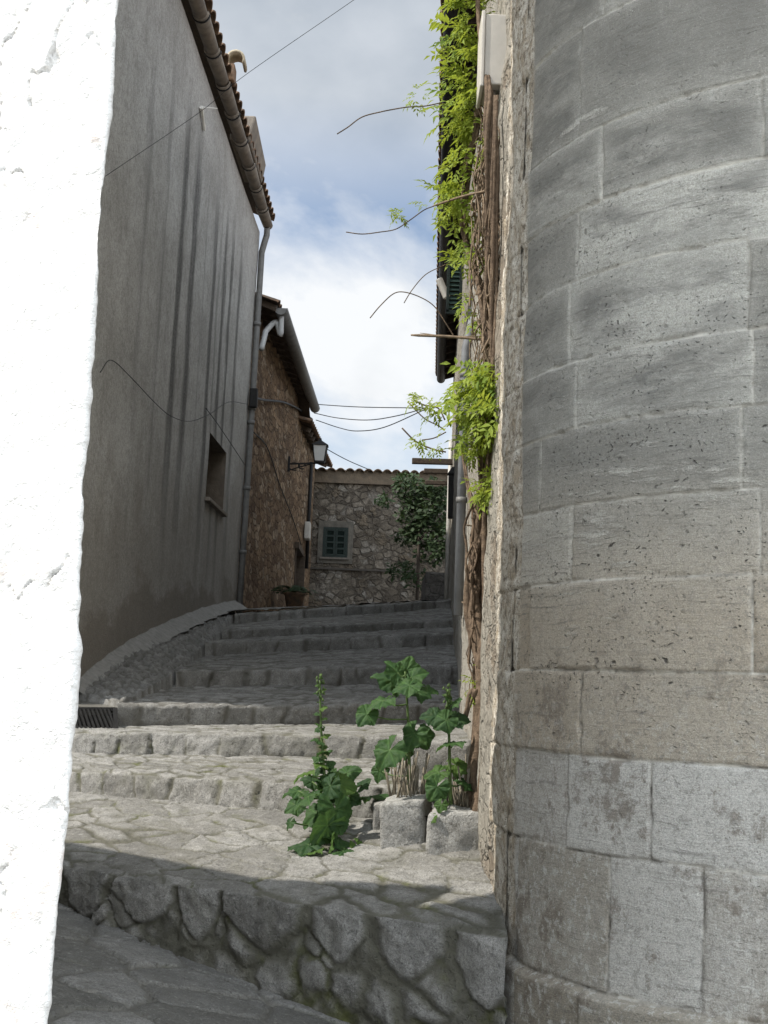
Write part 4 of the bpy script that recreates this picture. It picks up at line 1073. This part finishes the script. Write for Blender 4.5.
def vat(px, py, y): return at(px, py, y * .885)
vn = thing('climbing_vine', 'bright green vine on twisted brown trunks climbing the right wall', 'vine', vat(478, 760, 8.6))
# trunks
def trunk(P, r0, r1, n=8, strands=3):
    pts = catmull([vat(*p) for p in P], n); N = len(pts); mb = MB(); ph0 = random.uniform(0, 6); tight = random.uniform(.10, .17)
    for k in range(strands):
        out = []; rad = []
        for i, p in enumerate(pts):
            r = r0 + (r1 - r0) * i / (N - 1); a = ph0 + k * 2 * math.pi / strands + i * tight + .5 * math.sin(i * .21 + k * 2)
            o_ = r * (.62 + .25 * math.sin(i * .17 + k)); out.append(p + Vector((math.cos(a) * o_, math.sin(a) * o_, 0)))
            rad.append(r * (.52 + .10 * math.sin(i * .31 + k * 1.9)) + .001)
        mb.tube(out, rad, 7)
    return mb
tr_specs = [
    ([(476, 815, 8.5), (477, 770, 8.5), (479, 720, 8.55), (480, 690, 8.6), (474, 650, 8.8), (469, 610, 8.9), (472, 570, 8.9), (477, 540, 8.8), (480, 505, 8.7), (481, 470, 8.6), (486, 400, 8.4), (489, 330, 8.3), (487, 260, 8.2), (490, 200, 8.1), (487, 140, 8.0), (489, 95, 8.0), (484, 60, 8.2), (478, 20, 8.4), (474, -60, 8.4)], .048, .014),
    ([(472, 815, 8.55), (474, 770, 8.6), (475, 735, 8.7), (478, 700, 8.7), (481, 660, 8.7), (480, 620, 8.8), (474, 585, 8.9), (470, 555, 8.9), (474, 520, 8.8), (480, 490, 8.7)], .04, .025),
    ([(481, 815, 8.35), (483, 760, 8.3), (484, 700, 8.3), (485, 640, 8.4), (484, 590, 8.4), (485, 540, 8.4), (484, 500, 8.4), (488, 450, 8.3), (492, 380, 8.1), (494, 300, 8.), (493, 220, 7.9), (494, 150, 7.8), (495, 96, 7.8)], .03, .014),
    ([(489, 345, 8.2), (482, 300, 8.4), (473, 268, 8.6), (466, 245, 8.8), (462, 215, 8.8), (466, 165, 8.7), (473, 140, 8.6), (477, 110, 8.5), (484, 92, 8.4)], .022, .018),
    ([(478, 520, 8.7), (470, 505, 8.8), (463, 480, 9), (458, 450, 9.2)], .014, .008),
    ([(476, 700, 8.6), (470, 690, 8.6), (464, 705, 8.6), (460, 722, 8.6)], .022, .012),
]
for P_, r0, r1 in tr_specs:
    trunk([(x + (4 if y > 440 else 1), y, d_ - .22) for x, y, d_ in P_], r0 * 1.25, r1 * 1.1).build('trunk', M['bark'], vn, True)
# a mat of thin hanging stems against the wall
mb = MB()
for i in range(85):
    y0 = random.uniform(92, 330); ln = random.uniform(40, 170); x = random.uniform(478, 500) - .008 * y0 * .4; dpt = 8.25 - (x - 480) * .018
    pts = [(x + random.uniform(-7, 7) + .028 * -(t * ln), y0 + t * ln, dpt + random.uniform(-.2, .2)) for t in np.linspace(0, 1, 6)]
    mb.tube(catmull([vat(*p) for p in pts], 3), random.uniform(.002, .006), 4, False)
mb.build('hanging_stems', M['twig'], vn, True)
mb = MB()
for i in range(22):
    y0 = random.uniform(480, 680); ln = random.uniform(40, 90); x = random.uniform(468, 482); 
    pts = [(x + random.uniform(-5, 5), y0 + t * ln, 8.6 + random.uniform(-.1, .1)) for t in np.linspace(0, 1, 5)]
    mb.tube(catmull([vat(*p) for p in pts], 3), random.uniform(.003, .009), 4, False)
mb.build('hanging_stems', M['bark'], vn, True)
# cut twigs sticking out
mb = MB()
for (a, b, r) in (((488, 140, 8.1), (478, 155, 8.0), .006), ((492, 148, 8.1), (478, 172, 8), .006), ((490, 186, 8), (474, 198, 8.1), .006), ((490, 190, 8), (433, 206, 8.3), .007), ((492, 205, 8), (474, 212, 8.2), .006), ((489, 340, 8.2), (411, 335, 8.4), .009), ((483, 336, 8.2), (420, 333, 8.4), .003), ((482, 520, 8.7), (466, 525, 8.7), .005), ((474, 620, 8.7), (462, 602, 8.9), .007)):
    A, B = vat(*a), vat(*b); C = (A + B) / 2 + Vector((0, 0, random.uniform(-.02, .03))); mb = MB(); mb.tube(catmull([A, C, B], 5), [r] * 10 + [r * .6], 5); mb.build('twig', M['twig'], vn, True)
tend = [([(440, 103, 8.4), (425, 106, 8.5), (408, 107, 8.5), (395, 109, 8.5), (380, 112, 8.5), (362, 117, 8.5), (348, 127, 8.5), (337, 134, 8.5)], .004),
        ([(434, 206, 8.4), (424, 210, 8.4), (410, 220, 8.4), (396, 229, 8.4), (380, 232, 8.4), (362, 234, 8.4), (346, 232, 8.4)], .0035),
        ([(452, 262, 8.6), (440, 267, 8.6), (425, 275, 8.6), (412, 290, 8.6), (404, 303, 8.6)], .003),
        ([(455, 338, 8.6), (445, 322, 8.6), (434, 306, 8.6), (420, 297, 8.6), (404, 292, 8.6), (393, 294, 8.6), (380, 306, 8.6), (370, 318, 8.6)], .0035),
        ([(445, 420, 8.7), (438, 408, 8.7), (424, 405, 8.7), (414, 400, 8.7)], .005), ([(445, 430, 8.7), (437, 425, 8.7), (424, 418, 8.7), (408, 402, 8.7)], .004),
        ([(446, 452, 8.7), (436, 450, 8.7), (425, 446, 8.7), (414, 440, 8.7), (402, 428, 8.7)], .005), ([(446, 432, 8.7), (434, 438, 8.7), (422, 440, 8.7)], .004)]
for P_, r in tend:
    mb = MB(); mb.tube(catmull([vat(*p) for p in P_], 5), r, 5); mb.build('tendril', M['bark'], vn, True)
fol = MB()
def leaf_cloud(px, py, y, sx, sy, sy_d, n, L, droop=.5):
    for _ in range(int(n * (1.7 if py > 340 else 1.2))):
        while True:
            a, b = random.uniform(-1, 1), random.uniform(-1, 1)
            if a * a + b * b < 1: break
        p = vat(px + (18 if py > 340 and px > 448 else (5 if px > 445 else 0)) + a * sx, py + b * sy, y - (.45 if 340 < py < 600 else 0) + random.uniform(-sy_d, sy_d))
        dv = Vector((random.uniform(-.8, .45), random.uniform(-1., .5), random.uniform(-.75, .35)))
        nn = (Vector((-.45, -.35, .8)) + Vector((random.gauss(0, .3), random.gauss(0, .3), random.gauss(0, .2)))).normalized()
        vine_leaf(fol, p, dv, nn, L * random.uniform(.65, 1.2), random.choice((3, 4, 4)))
for spec in ((463, -25, 8.5, 18, 30, .22, 40, .17), (463, 15, 8.5, 17, 24, .22, 34, .17), (461, 50, 8.5, 15, 24, .22, 30, .17), (464, 85, 8.45, 16, 24, .22, 30, .17), (456, 108, 8.5, 18, 16, .22, 24, .16), (462, 130, 8.45, 13, 18, .2, 20, .16), (466, 155, 8.4, 10, 16, .2, 14, .15),
             (450, 178, 8.6, 14, 18, .22, 26, .16), (452, 200, 8.6, 14, 14, .2, 18, .15), (458, 225, 8.6, 13, 16, .2, 18, .15), (460, 255, 8.6, 13, 12, .2, 15, .15), (474, 258, 8.4, 8, 10, .15, 7, .13), (488, 143, 8.0, 6, 9, .1, 7, .11),
             (464, 300, 8.6, 7, 12, .15, 6, .12), (474, 322, 8.5, 9, 9, .15, 8, .12),
             (478, 372, 8.4, 19, 16, .25, 32, .16), (462, 388, 8.5, 21, 16, .25, 34, .16), (486, 398, 8.3, 16, 20, .25, 32, .16), (464, 415, 8.5, 20, 18, .25, 34, .16), (480, 425, 8.4, 17, 16, .25, 26, .15), (460, 438, 8.6, 14, 10, .2, 14, .13), (455, 452, 8.7, 8, 8, .2, 7, .12), (470, 445, 8.6, 8, 8, .2, 7, .12),
             (483, 478, 8.5, 13, 9, .15, 17, .14), (470, 488, 8.6, 10, 8, .15, 12, .14), (478, 490, 8.5, 10, 9, .15, 10, .14),
             (417, 96, 8.5, 7, 8, .06, 8, .08), (398, 214, 8.4, 9, 6, .06, 9, .075), (421, 204, 8.4, 5, 4, .05, 5, .06), (416, 398, 8.7, 5, 5, .06, 6, .08), (431, 408, 8.7, 9, 9, .1, 11, .09), (419, 438, 8.7, 5, 7, .06, 7, .08), (438, 448, 8.7, 3, 4, .05, 3, .07), (460, 690, 8.5, 9, 12, .1, 12, .08), (468, 675, 8.5, 5, 9, .1, 6, .07)):
    leaf_cloud(spec[0], spec[1], spec[2], spec[3] * (1.35 if 340 < spec[1] < 460 and spec[0] > 448 else 1.), *spec[4:7], spec[7] * .92)
fol.build('foliage', M['vine'], vn)

# ------------------------------------------------------------------ planter
pl = thing('stone_planter', 'pale rough stone planter kerb against the right wall', 'planter', at(430, 855, 7.3))
def rough_block(x0, x1, yt0, yt1, yb0, yb1, dep, thick, seed, mat, parent, name='stone', lab=None):
    a, b, c, d = at(x0, yb0, dep), at(x1, yb1, dep), at(x1, yt1, dep), at(x0, yt0, dep)
    bm = bmesh.new(); off = Vector((.05, thick, .02))
    vs = [bm.verts.new(p) for p in (a - Vector((0, 0, .06)), b - Vector((0, 0, .06)), c, d, a + off - Vector((0, 0, .06)), b + off - Vector((0, 0, .06)), c + off, d + off)]
    for f in ((0, 1, 2, 3), (5, 4, 7, 6), (4, 0, 3, 7), (1, 5, 6, 2), (3, 2, 6, 7), (4, 5, 1, 0)): bm.faces.new([vs[i] for i in f])
    bmesh.ops.subdivide_edges(bm, edges=bm.edges[:], cuts=14, use_grid_fill=True)
    cen = sum((v.co for v in bm.verts), Vector()) / len(bm.verts)
    M3 = Matrix(((b - a) * .5, off * .5 + Vector((0, 0, 0)), (d - a + Vector((0, 0, .06))) * .5)).transposed(); Mi = M3.inverted()
    for v in bm.verts:
        q = Mi @ (v.co - cen); m_ = max(abs(q.x), abs(q.y), abs(q.z)); e_ = (abs(q.x) ** 12 + abs(q.y) ** 12 + abs(q.z) ** 12) ** (1 / 12)
        v.co = cen + M3 @ (q * (m_ / e_ if e_ > 0 else 1))
    bm.normal_update(); P_ = np.array([v.co[:] for v in bm.verts]); dd = .022 * fbm(P_ * 7, 4, seed) + .010 * fbm(P_ * 22, 4, seed + 1)
    for v, q in zip(bm.verts, dd): v.co += v.normal * q
    me = [v.co[:] for v in bm.verts]; F = [[v.index for v in f.verts] for f in bm.faces]; bm.verts.index_update(); F = [[v.index for v in f.verts] for f in bm.faces]; bm.free()
    o = mesh_obj(name, me, F, mat, parent, True, attrs=np.tile([.75, 1, .5], (len(me), 1)))
    if lab: o['label'] = lab
    return o
rough_block(379, 424, 803, 801, 845, 853, 7.35, .22, 3, M['pale'], pl, 'stone', 'taller pale planter stone')
rough_block(427, 484, 813, 814, 852, 860, 7.15, .22, 8, M['pale'], pl)
rough_block(372, 398, 803, 803, 838, 845, 7.75, .3, 12, M['flag'], pl)
a = at(384, 812, 7.45); b = at(480, 818, 7.3); c = at(476, 800, 8.1); d = at(392, 800, 8.1); zl = a.z - .0
mb = MB(); nn_ = 24; V = []
for i in range(nn_):
    for j in range(nn_):
        s, t = i / (nn_ - 1), j / (nn_ - 1); p = a.lerp(b, s).lerp(d.lerp(c, s), t); V.append((p.x, p.y, zl + .03 * math.sin(9 * s + 3 * t) * math.sin(7 * t) + random.uniform(-.008, .008)))
mesh_obj('soil', V, grid_faces(nn_, nn_), M['soil'], pl, True)
rough_block(410, 470, 742, 745, 800, 806, 8.35, .3, 22, M['flag'], pl, 'stone', 'rear planter stone below the tread')

# ------------------------------------------------------------------ hollyhocks
def mallow_mesh(seed):
    r = random.Random(seed); rings, seg = 9, 85; V = [(0, 0, 0)]; A = [(1, 0, 0)]
    ph = r.uniform(0, 6); lobes = [(-2.15, .72), (-1.12, .92), (0., 1.05), (1.12, .92), (2.15, .72)]
    lobes = [(a + r.uniform(-.1, .1), l * r.uniform(.93, 1.05)) for a, l in lobes]; fold = r.uniform(.1, .3)
    for k in range(1, rings + 1):
        t = k / rings
        for j in range(seg):
            th = -2.85 + 5.7 * j / (seg - 1)
            edge = max(l * (1 - .24 * min(1., abs(th - a) / .56) ** 1.3) for a, l in lobes)
            near = min(abs(th - a) for a, l in lobes)
            rr = edge * (1 + .045 * ((j * .5) % 1.0 - .25) * 2) if t > .85 else edge
            rr = rr * t + (1 - t) * t * .12
            vein = max(0., 1 - near * (1.5 + 7 * t))
            z = .11 * t * vein * -1 + .10 * t * min(near, .5) * 2 - .20 * t * t + fold * abs(rr * math.sin(th)) * .5
            z += .05 * t * math.sin(th * 9 + ph + 5 * t) * math.sin(t * 9 + ph) + .10 * t * t * math.sin(th * 3 + ph)
            z += .035 * t * math.sin(rr * math.cos(th) * 21 + ph * 3) * math.sin(rr * math.sin(th) * 19 + ph) + r.uniform(-.012, .012)
            V.append((rr * math.cos(th), rr * math.sin(th), z)); A.append((vein, 0, 0))
    F = []
    for j in range(seg - 1): F.append((0, 1 + j, 2 + j))
    for k in range(rings - 1):
        b = 1 + k * seg
        for j in range(seg - 1): F.append((b + j, b + seg + j, b + seg + j + 1, b + j + 1))
    return np.array(V), F, np.array(A)
MM = []
for s_ in range(5):
    V, F, A = mallow_mesh(s_); me = bpy.data.meshes.new('leaf'); me.from_pydata(V.tolist(), [], F); me.materials.append(M['mallow'])
    ca = me.color_attributes.new('st', 'FLOAT_COLOR', 'POINT'); ca.data.foreach_set('color', np.c_[A, np.ones(len(A))].astype(np.float32).ravel())
    me.polygons.foreach_set('use_smooth', [True] * len(F)); MM.append(me)
def add_leaf(root, pos, tip, nrm, size, i):
    x = Vector(tip).normalized(); z = Vector(nrm); z = (z - x * z.dot(x)).normalized(); y = z.cross(x)
    o = bpy.data.objects.new('leaf', MM[i % 5]); COL.objects.link(o); o.parent = root
    Mx = Matrix((x, y, z)).transposed().to_4x4(); o.matrix_local = Matrix.Translation(Vector(pos) - wloc(root)) @ Mx @ Matrix.Scale(size, 4)
    return o
def hollyhock(label, base_, stem_pts, leaves, small=None, group=None):
    root = thing('hollyhock', label, 'plant', at(*base_), 'hollyhocks growing by the planter')
    mb = MB(); sp_ = catmull([at(*p) for p in stem_pts], 8); N = len(sp_)
    mb.tube(sp_, [.013 * (1 - .65 * i / N) for i in range(N)], 7)
    for i, (px, py, dy, sz, ang, nz) in enumerate(leaves):
        y = stem_pts[0][2] + dy; p = at(px, py, y); s = sz / FPX * y * .5
        a = R(ang); tip = Vector((math.cos(a), random.uniform(-.35, .1), math.sin(a)))
        nrm = Vector((random.gauss(-.12, .42), -nz + random.gauss(0, .3), 1 - nz * .4))
        start = p - tip.normalized() * s * .35
        add_leaf(root, start, tip, nrm, s * random.uniform(.68, 1.02), i + int(px))
        # leaf stalk back to the nearest stem point below
        q = min(sp_, key=lambda v: (v - start).length + (0.25 if v.z > start.z else 0)); 
        mb.tube(catmull([q, (q + start) / 2 + Vector((0, 0, -.015)), start], 4), .005, 5)
    mb.build('stem', M['stem'], root, True)
    if small:
        for i in range(small[0]):
            t = small[1] + (small[2] - small[1]) * (i + .5) / small[0]; c = sp_[min(N - 1, int(t * N))]; s = small[3] * (1.15 - t) * random.uniform(.7, 1.2)
            a = i * 2.4; tip = Vector((math.cos(a), math.sin(a) * .8, random.uniform(-.1, .5)))
            add_leaf(root, c + tip * .02, tip, Vector((random.gauss(0, .3), -.45, 1)), s, i)
        mb = MB()
        for i in range(26):
            c = sp_[N - 1 - int(i * .16)]; q = c + Vector((random.uniform(-.022, .022), random.uniform(-.022, .022), random.uniform(-.02, .02)))
            mb.tube([q, q + Vector((random.uniform(-.004, .004), 0, .018))], [.009, .003], 5)
        mb.build('bud', M['stem'], root, True)
    return root
hollyhock('tall narrow hollyhock with small leaves up its spike, left of the planter', (334, 846, 7.75),
          [(334, 846, 7.75), (328, 810, 7.75), (324, 770, 7.75), (321, 725, 7.75), (320, 680, 7.75)],
          [(300, 776, -.1, 34, 205, .5), (345, 786, 0, 44, -10, .55), (302, 802, -.2, 46, 220, .45), (328, 792, -.2, 36, 250, .7), (352, 772, .1, 34, 20, .5),
           (292, 792, .1, 34, 190, .4), (338, 818, -.25, 52, 290, .6), (322, 832, -.3, 46, 230, .5), (300, 846, -.3, 46, 190, .25), (345, 842, -.25, 44, -15, .2), (370, 842, -.1, 46, 5, .2), (376, 796, .15, 44, 10, .4), (356, 800, .1, 40, -25, .5), (312, 818, -.1, 40, 215, .5), (288, 826, -.2, 24, 240, .5), (333, 772, .15, 28, 60, .5), (330, 850, -.35, 36, 260, .2), (308, 780, .1, 26, 160, .4), (366, 782, .2, 30, 40, .4), (292, 808, .0, 28, 210, .5), (378, 850, -.2, 36, 0, .12), (350, 853, -.4, 38, -10, .1), (310, 853, -.35, 34, 200, .1), (360, 852, -.3, 30, 300, .2)],
          (24, .30, .99, .10))
hollyhock('broad leaved hollyhock standing in the middle of the planter', (406, 800, 7.6),
          [(408, 806, 7.6), (409, 780, 7.6), (409, 740, 7.6), (407, 700, 7.6), (405, 672, 7.6)],
          [(401, 688, -.12, 50, 200, .55), (386, 678, .1, 42, 160, .55), (418, 674, .1, 44, 30, .5), (425, 694, 0, 44, -15, .5), (376, 704, -.1, 42, 205, .5), (364, 718, -.1, 30, 235, .7), (384, 758, -.2, 52, 235, .62), (412, 740, -.1, 40, 250, .7), (425, 742, 0, 40, -60, .75), (378, 776, .1, 30, 250, .5), (408, 664, .15, 34, 80, .5), (432, 690, .1, 30, -20, .6), (400, 752, .1, 30, 210, .7), (394, 668, .0, 34, 130, .5)])
hollyhock('slender hollyhock nearest the vine trunks in the planter', (452, 812, 7.35),
          [(451, 815, 7.35), (450, 780, 7.35), (449, 735, 7.35), (447, 690, 7.35)],
          [(430, 716, 0, 34, 175, .4), (459, 719, 0, 34, 10, .55), (442, 723, -.05, 30, 215, .5), (447, 744, -.05, 36, 190, .3), (464, 768, .05, 48, -15, .45), (434, 792, -.15, 34, 240, .65), (433, 774, -.05, 32, 200, .6), (440, 808, -.2, 20, 250, .6), (468, 785, 0, 30, -30, .5), (448, 696, 0, 18, 120, .5), (456, 702, 0, 20, 40, .5), (432, 820, -.2, 14, 240, .6)],
          (6, .75, .99, .06))
# dry stalks
for (x0_, x1_, yb_, yt_, dp_, n, lb) in ((390, 424, 804, 755, 7.7, 55, 'bundle of dry grey stalks under the broad leaved hollyhock'), (452, 482, 812, 768, 7.55, 50, 'bundle of dry grey stalks at the foot of the vine')):
    mb = MB()
    for i in range(n):
        x = random.uniform(x0_, x1_); A = at(x, yb_ + random.uniform(-6, 6), dp_ + random.uniform(-.2, .15)); B = A + Vector((random.gauss(0, .03), random.gauss(0, .03), random.uniform(.12, .3)))
        mb.tube([A, A.lerp(B, .5) + Vector((random.gauss(0, .008), 0, 0)), B], random.uniform(.003, .007), 5)
    tag(mb.build('dry_stalks', M['drystalk'], None, True), lb, 'dry stalks', 'dry stalks in the planter')

# ------------------------------------------------------------------ climbing bush by far house, potted fern
def leafy(mb, c, s, n, size, up=.5):
    for _ in range(n):
        d = Vector((random.gauss(0, 1), random.gauss(0, 1), random.gauss(0, 1))).normalized() * random.uniform(.3, 1) ** .5
        p = Vector(c) + Vector((d.x * s[0], d.y * s[1], d.z * s[2])); t = Vector((random.gauss(0, 1), random.gauss(0, 1), random.gauss(-.3, .6))).normalized()
        nn = Vector((random.gauss(0, .5), random.gauss(-.4, .5), 1)).normalized(); x = t.cross(nn)
        if x.length < .05: continue
        x = x.normalized(); l = size * random.uniform(.6, 1.3)
        mb.add([p, p + t * l * .5 + x * l * .28, p + t * l, p + t * l * .5 - x * l * .28], [(0, 1, 2, 3)])
cb = thing('climbing_bush', 'dark evergreen climber spreading over the far stone wall', 'bush', at(418, 585, 29.5))
mb = MB()
for (px, py, dy, rx, rz, n) in ((410, 490, 33.6, .45, .38, 210), (424, 500, 33.4, .5, .45, 260), (414, 515, 33.4, .42, .45, 230), (436, 512, 32.8, .42, .5, 240), (428, 530, 33.2, .5, .45, 230), (440, 540, 32.6, .32, .5, 170), (406, 537, 33.6, .3, .22, 90), (383, 500, 34.8, .2, .16, 50), (432, 552, 33.2, .42, .3, 140), (402, 570, 33.8, .35, .25, 80), (420, 580, 33, .35, .2, 70), (436, 488, 33, .4, .25, 120), (405, 480, 34.2, .3, .2, 90)):
    leafy(mb, at(px, py, dy), (rx * 1.1, .4, rz * 1.1), int(n * 1.9), .15)
mb.build('crown', M['bush'], cb)
mb = MB(); mb.tube(catmull([at(417, 600, 33), at(418, 570, 33), at(419, 545, 33), at(421, 525, 33.1), at(430, 505, 33.2)], 5), [.045] * 12 + [.03] * 9, 7)
mb.tube(catmull([at(420, 540, 33), at(428, 532, 32.8), at(436, 534, 32.7), at(439, 545, 32.7)], 5), .022, 6)
mb.build('trunk', simple_mat('dark_bark', (.07, .055, .042), .95), cb, True)
pf = thing('potted_fern', 'dark arching fern in a clay pot beside the brown house door', 'potted plant', at(293, 606, 27))
c = at(294, 606, 27); mb = MB(); V = []
prof_ = ((0, -.02), (.16, -.02), (.21, .22), (.24, .24), (.24, .28), (.2, .28), (.19, .24), (0, .24)); n = 16
for r0, z in prof_:
    for j in range(n): V.append(c + Vector((math.cos(2 * math.pi * j / n) * r0, math.sin(2 * math.pi * j / n) * r0, z)))
mb.add(V, [(k * n + j, k * n + (j + 1) % n, (k + 1) * n + (j + 1) % n, (k + 1) * n + j) for k in range(len(prof_) - 1) for j in range(n)]); mb.build('pot', M['terracotta'], pf, True)
mb = MB()
for i in range(46):
    a = random.uniform(0, 6.283); L = random.uniform(.3, .62); pts = [c + Vector((math.cos(a) * L * t, math.sin(a) * L * t, .24 + L * (1.1 * t - 1.05 * t * t))) for t in np.linspace(0, 1, 6)]
    for p, q in zip(pts[:-1], pts[1:]):
        s = (q - p).cross(Vector((0, 0, 1))).normalized() * .06
        for k in range(2):
            m_ = p.lerp(q, k * .5); e_ = p.lerp(q, k * .5 + .45); mb.add([m_, m_ + s + (q - p) * .3, e_, m_ - s + (q - p) * .3], [(0, 1, 2, 3)])
mb.build('fronds', M['bush'], pf)

# ------------------------------------------------------------------ light
AZ, EL = R(15), R(48)
to_sun = Vector((-math.cos(AZ) * math.cos(EL), -math.sin(AZ) * math.cos(EL), math.sin(EL)))
sl = bpy.data.lights.new('sun', 'SUN'); sl.energy = 3.5; sl.angle = R(.9); sl.color = (1, .95, .87)
so = bpy.data.objects.new('sun', sl); COL.objects.link(so); so.rotation_euler = (-to_sun).to_track_quat('-Z', 'Y').to_euler(); so.location = (-10, -3, 14)
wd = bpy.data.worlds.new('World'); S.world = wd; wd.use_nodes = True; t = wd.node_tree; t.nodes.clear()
N_ = lambda k, **kw: (lambda o: [setattr(o, a, b) for a, b in kw.items()] and o or o)(t.nodes.new(k))
out = N_('ShaderNodeOutputWorld'); bg = N_('ShaderNodeBackground'); sky = N_('ShaderNodeTexSky'); sky.sky_type = 'NISHITA'; sky.sun_disc = False
sky.sun_elevation = EL; sky.sun_rotation = math.atan2(to_sun.x, to_sun.y); sky.altitude = 100
tc = N_('ShaderNodeTexCoord'); mp = N_('ShaderNodeMapping'); mp.inputs['Scale'].default_value = (1, 1, 1.7); mp.inputs['Location'].default_value = (.37, .1, .2)
t.links.new(tc.outputs['Generated'], mp.inputs[0])
no = N_('ShaderNodeTexNoise'); no.inputs['Scale'].default_value = 3.6; no.inputs['Detail'].default_value = 9; no.inputs['Roughness'].default_value = .56; no.inputs['Distortion'].default_value = .35
t.links.new(mp.outputs[0], no.inputs['Vector'])
cov = N_('ShaderNodeMapRange'); cov.inputs[1].default_value = .35; cov.inputs[2].default_value = .54; t.links.new(no.outputs['Fac'], cov.inputs[0])
no2 = N_('ShaderNodeTexNoise'); no2.inputs['Scale'].default_value = 5.5; no2.inputs['Detail'].default_value = 7; no2.inputs['Roughness'].default_value = .5
mp2 = N_('ShaderNodeMapping'); mp2.inputs['Location'].default_value = (1.3, 4.1, .7); mp2.inputs['Scale'].default_value = (1, 1, 1.5); t.links.new(tc.outputs['Generated'], mp2.inputs[0]); t.links.new(mp2.outputs[0], no2.inputs['Vector'])
sx_ = N_('ShaderNodeSeparateXYZ'); t.links.new(tc.outputs['Generated'], sx_.inputs[0])
# clouds are greyer high up, whiter low down
zr = N_('ShaderNodeMapRange'); zr.inputs[1].default_value = .30; zr.inputs[2].default_value = .50; zr.inputs[3].default_value = .36; zr.inputs[4].default_value = -.12; t.links.new(sx_.outputs[2], zr.inputs[0])
ad = N_('ShaderNodeMath', operation='ADD'); t.links.new(no2.outputs['Fac'], ad.inputs[0]); t.links.new(zr.outputs[0], ad.inputs[1])
rp = N_('ShaderNodeValToRGB'); e = rp.color_ramp.elements; e[0].position = .30; e[0].color = (2.7, 3.05, 3.4, 1); e[1].position = .85; e[1].color = (6.2, 6.35, 6.5, 1)
t.links.new(ad.outputs[0], rp.inputs[0])
sk2 = N_('ShaderNodeMix', data_type='RGBA', blend_type='MULTIPLY'); sk2.inputs[0].default_value = 1; sk2.inputs[7].default_value = (1.0, 1.0, 1.0, 1); t.links.new(sky.outputs[0], sk2.inputs[6])
cz = N_('ShaderNodeMapRange'); cz.inputs[1].default_value = .335; cz.inputs[2].default_value = .43; cz.inputs[4].default_value = .85; t.links.new(sx_.outputs[2], cz.inputs[0])
cl = N_('ShaderNodeMath', operation='MULTIPLY_ADD'); cl.inputs[1].default_value = .88; cl.inputs[2].default_value = .12; t.links.new(cov.outputs[0], cl.inputs[0])
cm = N_('ShaderNodeMath', operation='MAXIMUM'); t.links.new(cl.outputs[0], cm.inputs[0]); t.links.new(cz.outputs[0], cm.inputs[1])
mx = N_('ShaderNodeMix', data_type='RGBA'); t.links.new(cm.outputs[0], mx.inputs[0]); t.links.new(sk2.outputs[2], mx.inputs[6]); t.links.new(rp.outputs[0], mx.inputs[7])
# unseen sky behind the viewer is boosted to add fill light
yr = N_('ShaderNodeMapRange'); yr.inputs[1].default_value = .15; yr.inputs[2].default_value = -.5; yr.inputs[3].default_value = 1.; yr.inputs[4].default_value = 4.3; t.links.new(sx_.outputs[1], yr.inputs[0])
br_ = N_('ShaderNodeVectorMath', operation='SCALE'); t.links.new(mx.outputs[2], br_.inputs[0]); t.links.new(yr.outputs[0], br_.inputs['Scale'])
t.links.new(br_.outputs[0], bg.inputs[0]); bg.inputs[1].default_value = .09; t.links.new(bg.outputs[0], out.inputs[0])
S.view_settings.view_transform = 'Standard'; S.view_settings.look = 'None'; S.view_settings.gamma = 1; S.view_settings.exposure = 0.78
S.view_settings.use_curve_mapping = False
S.cycles.max_bounces = 8; S.cycles.use_denoising = True
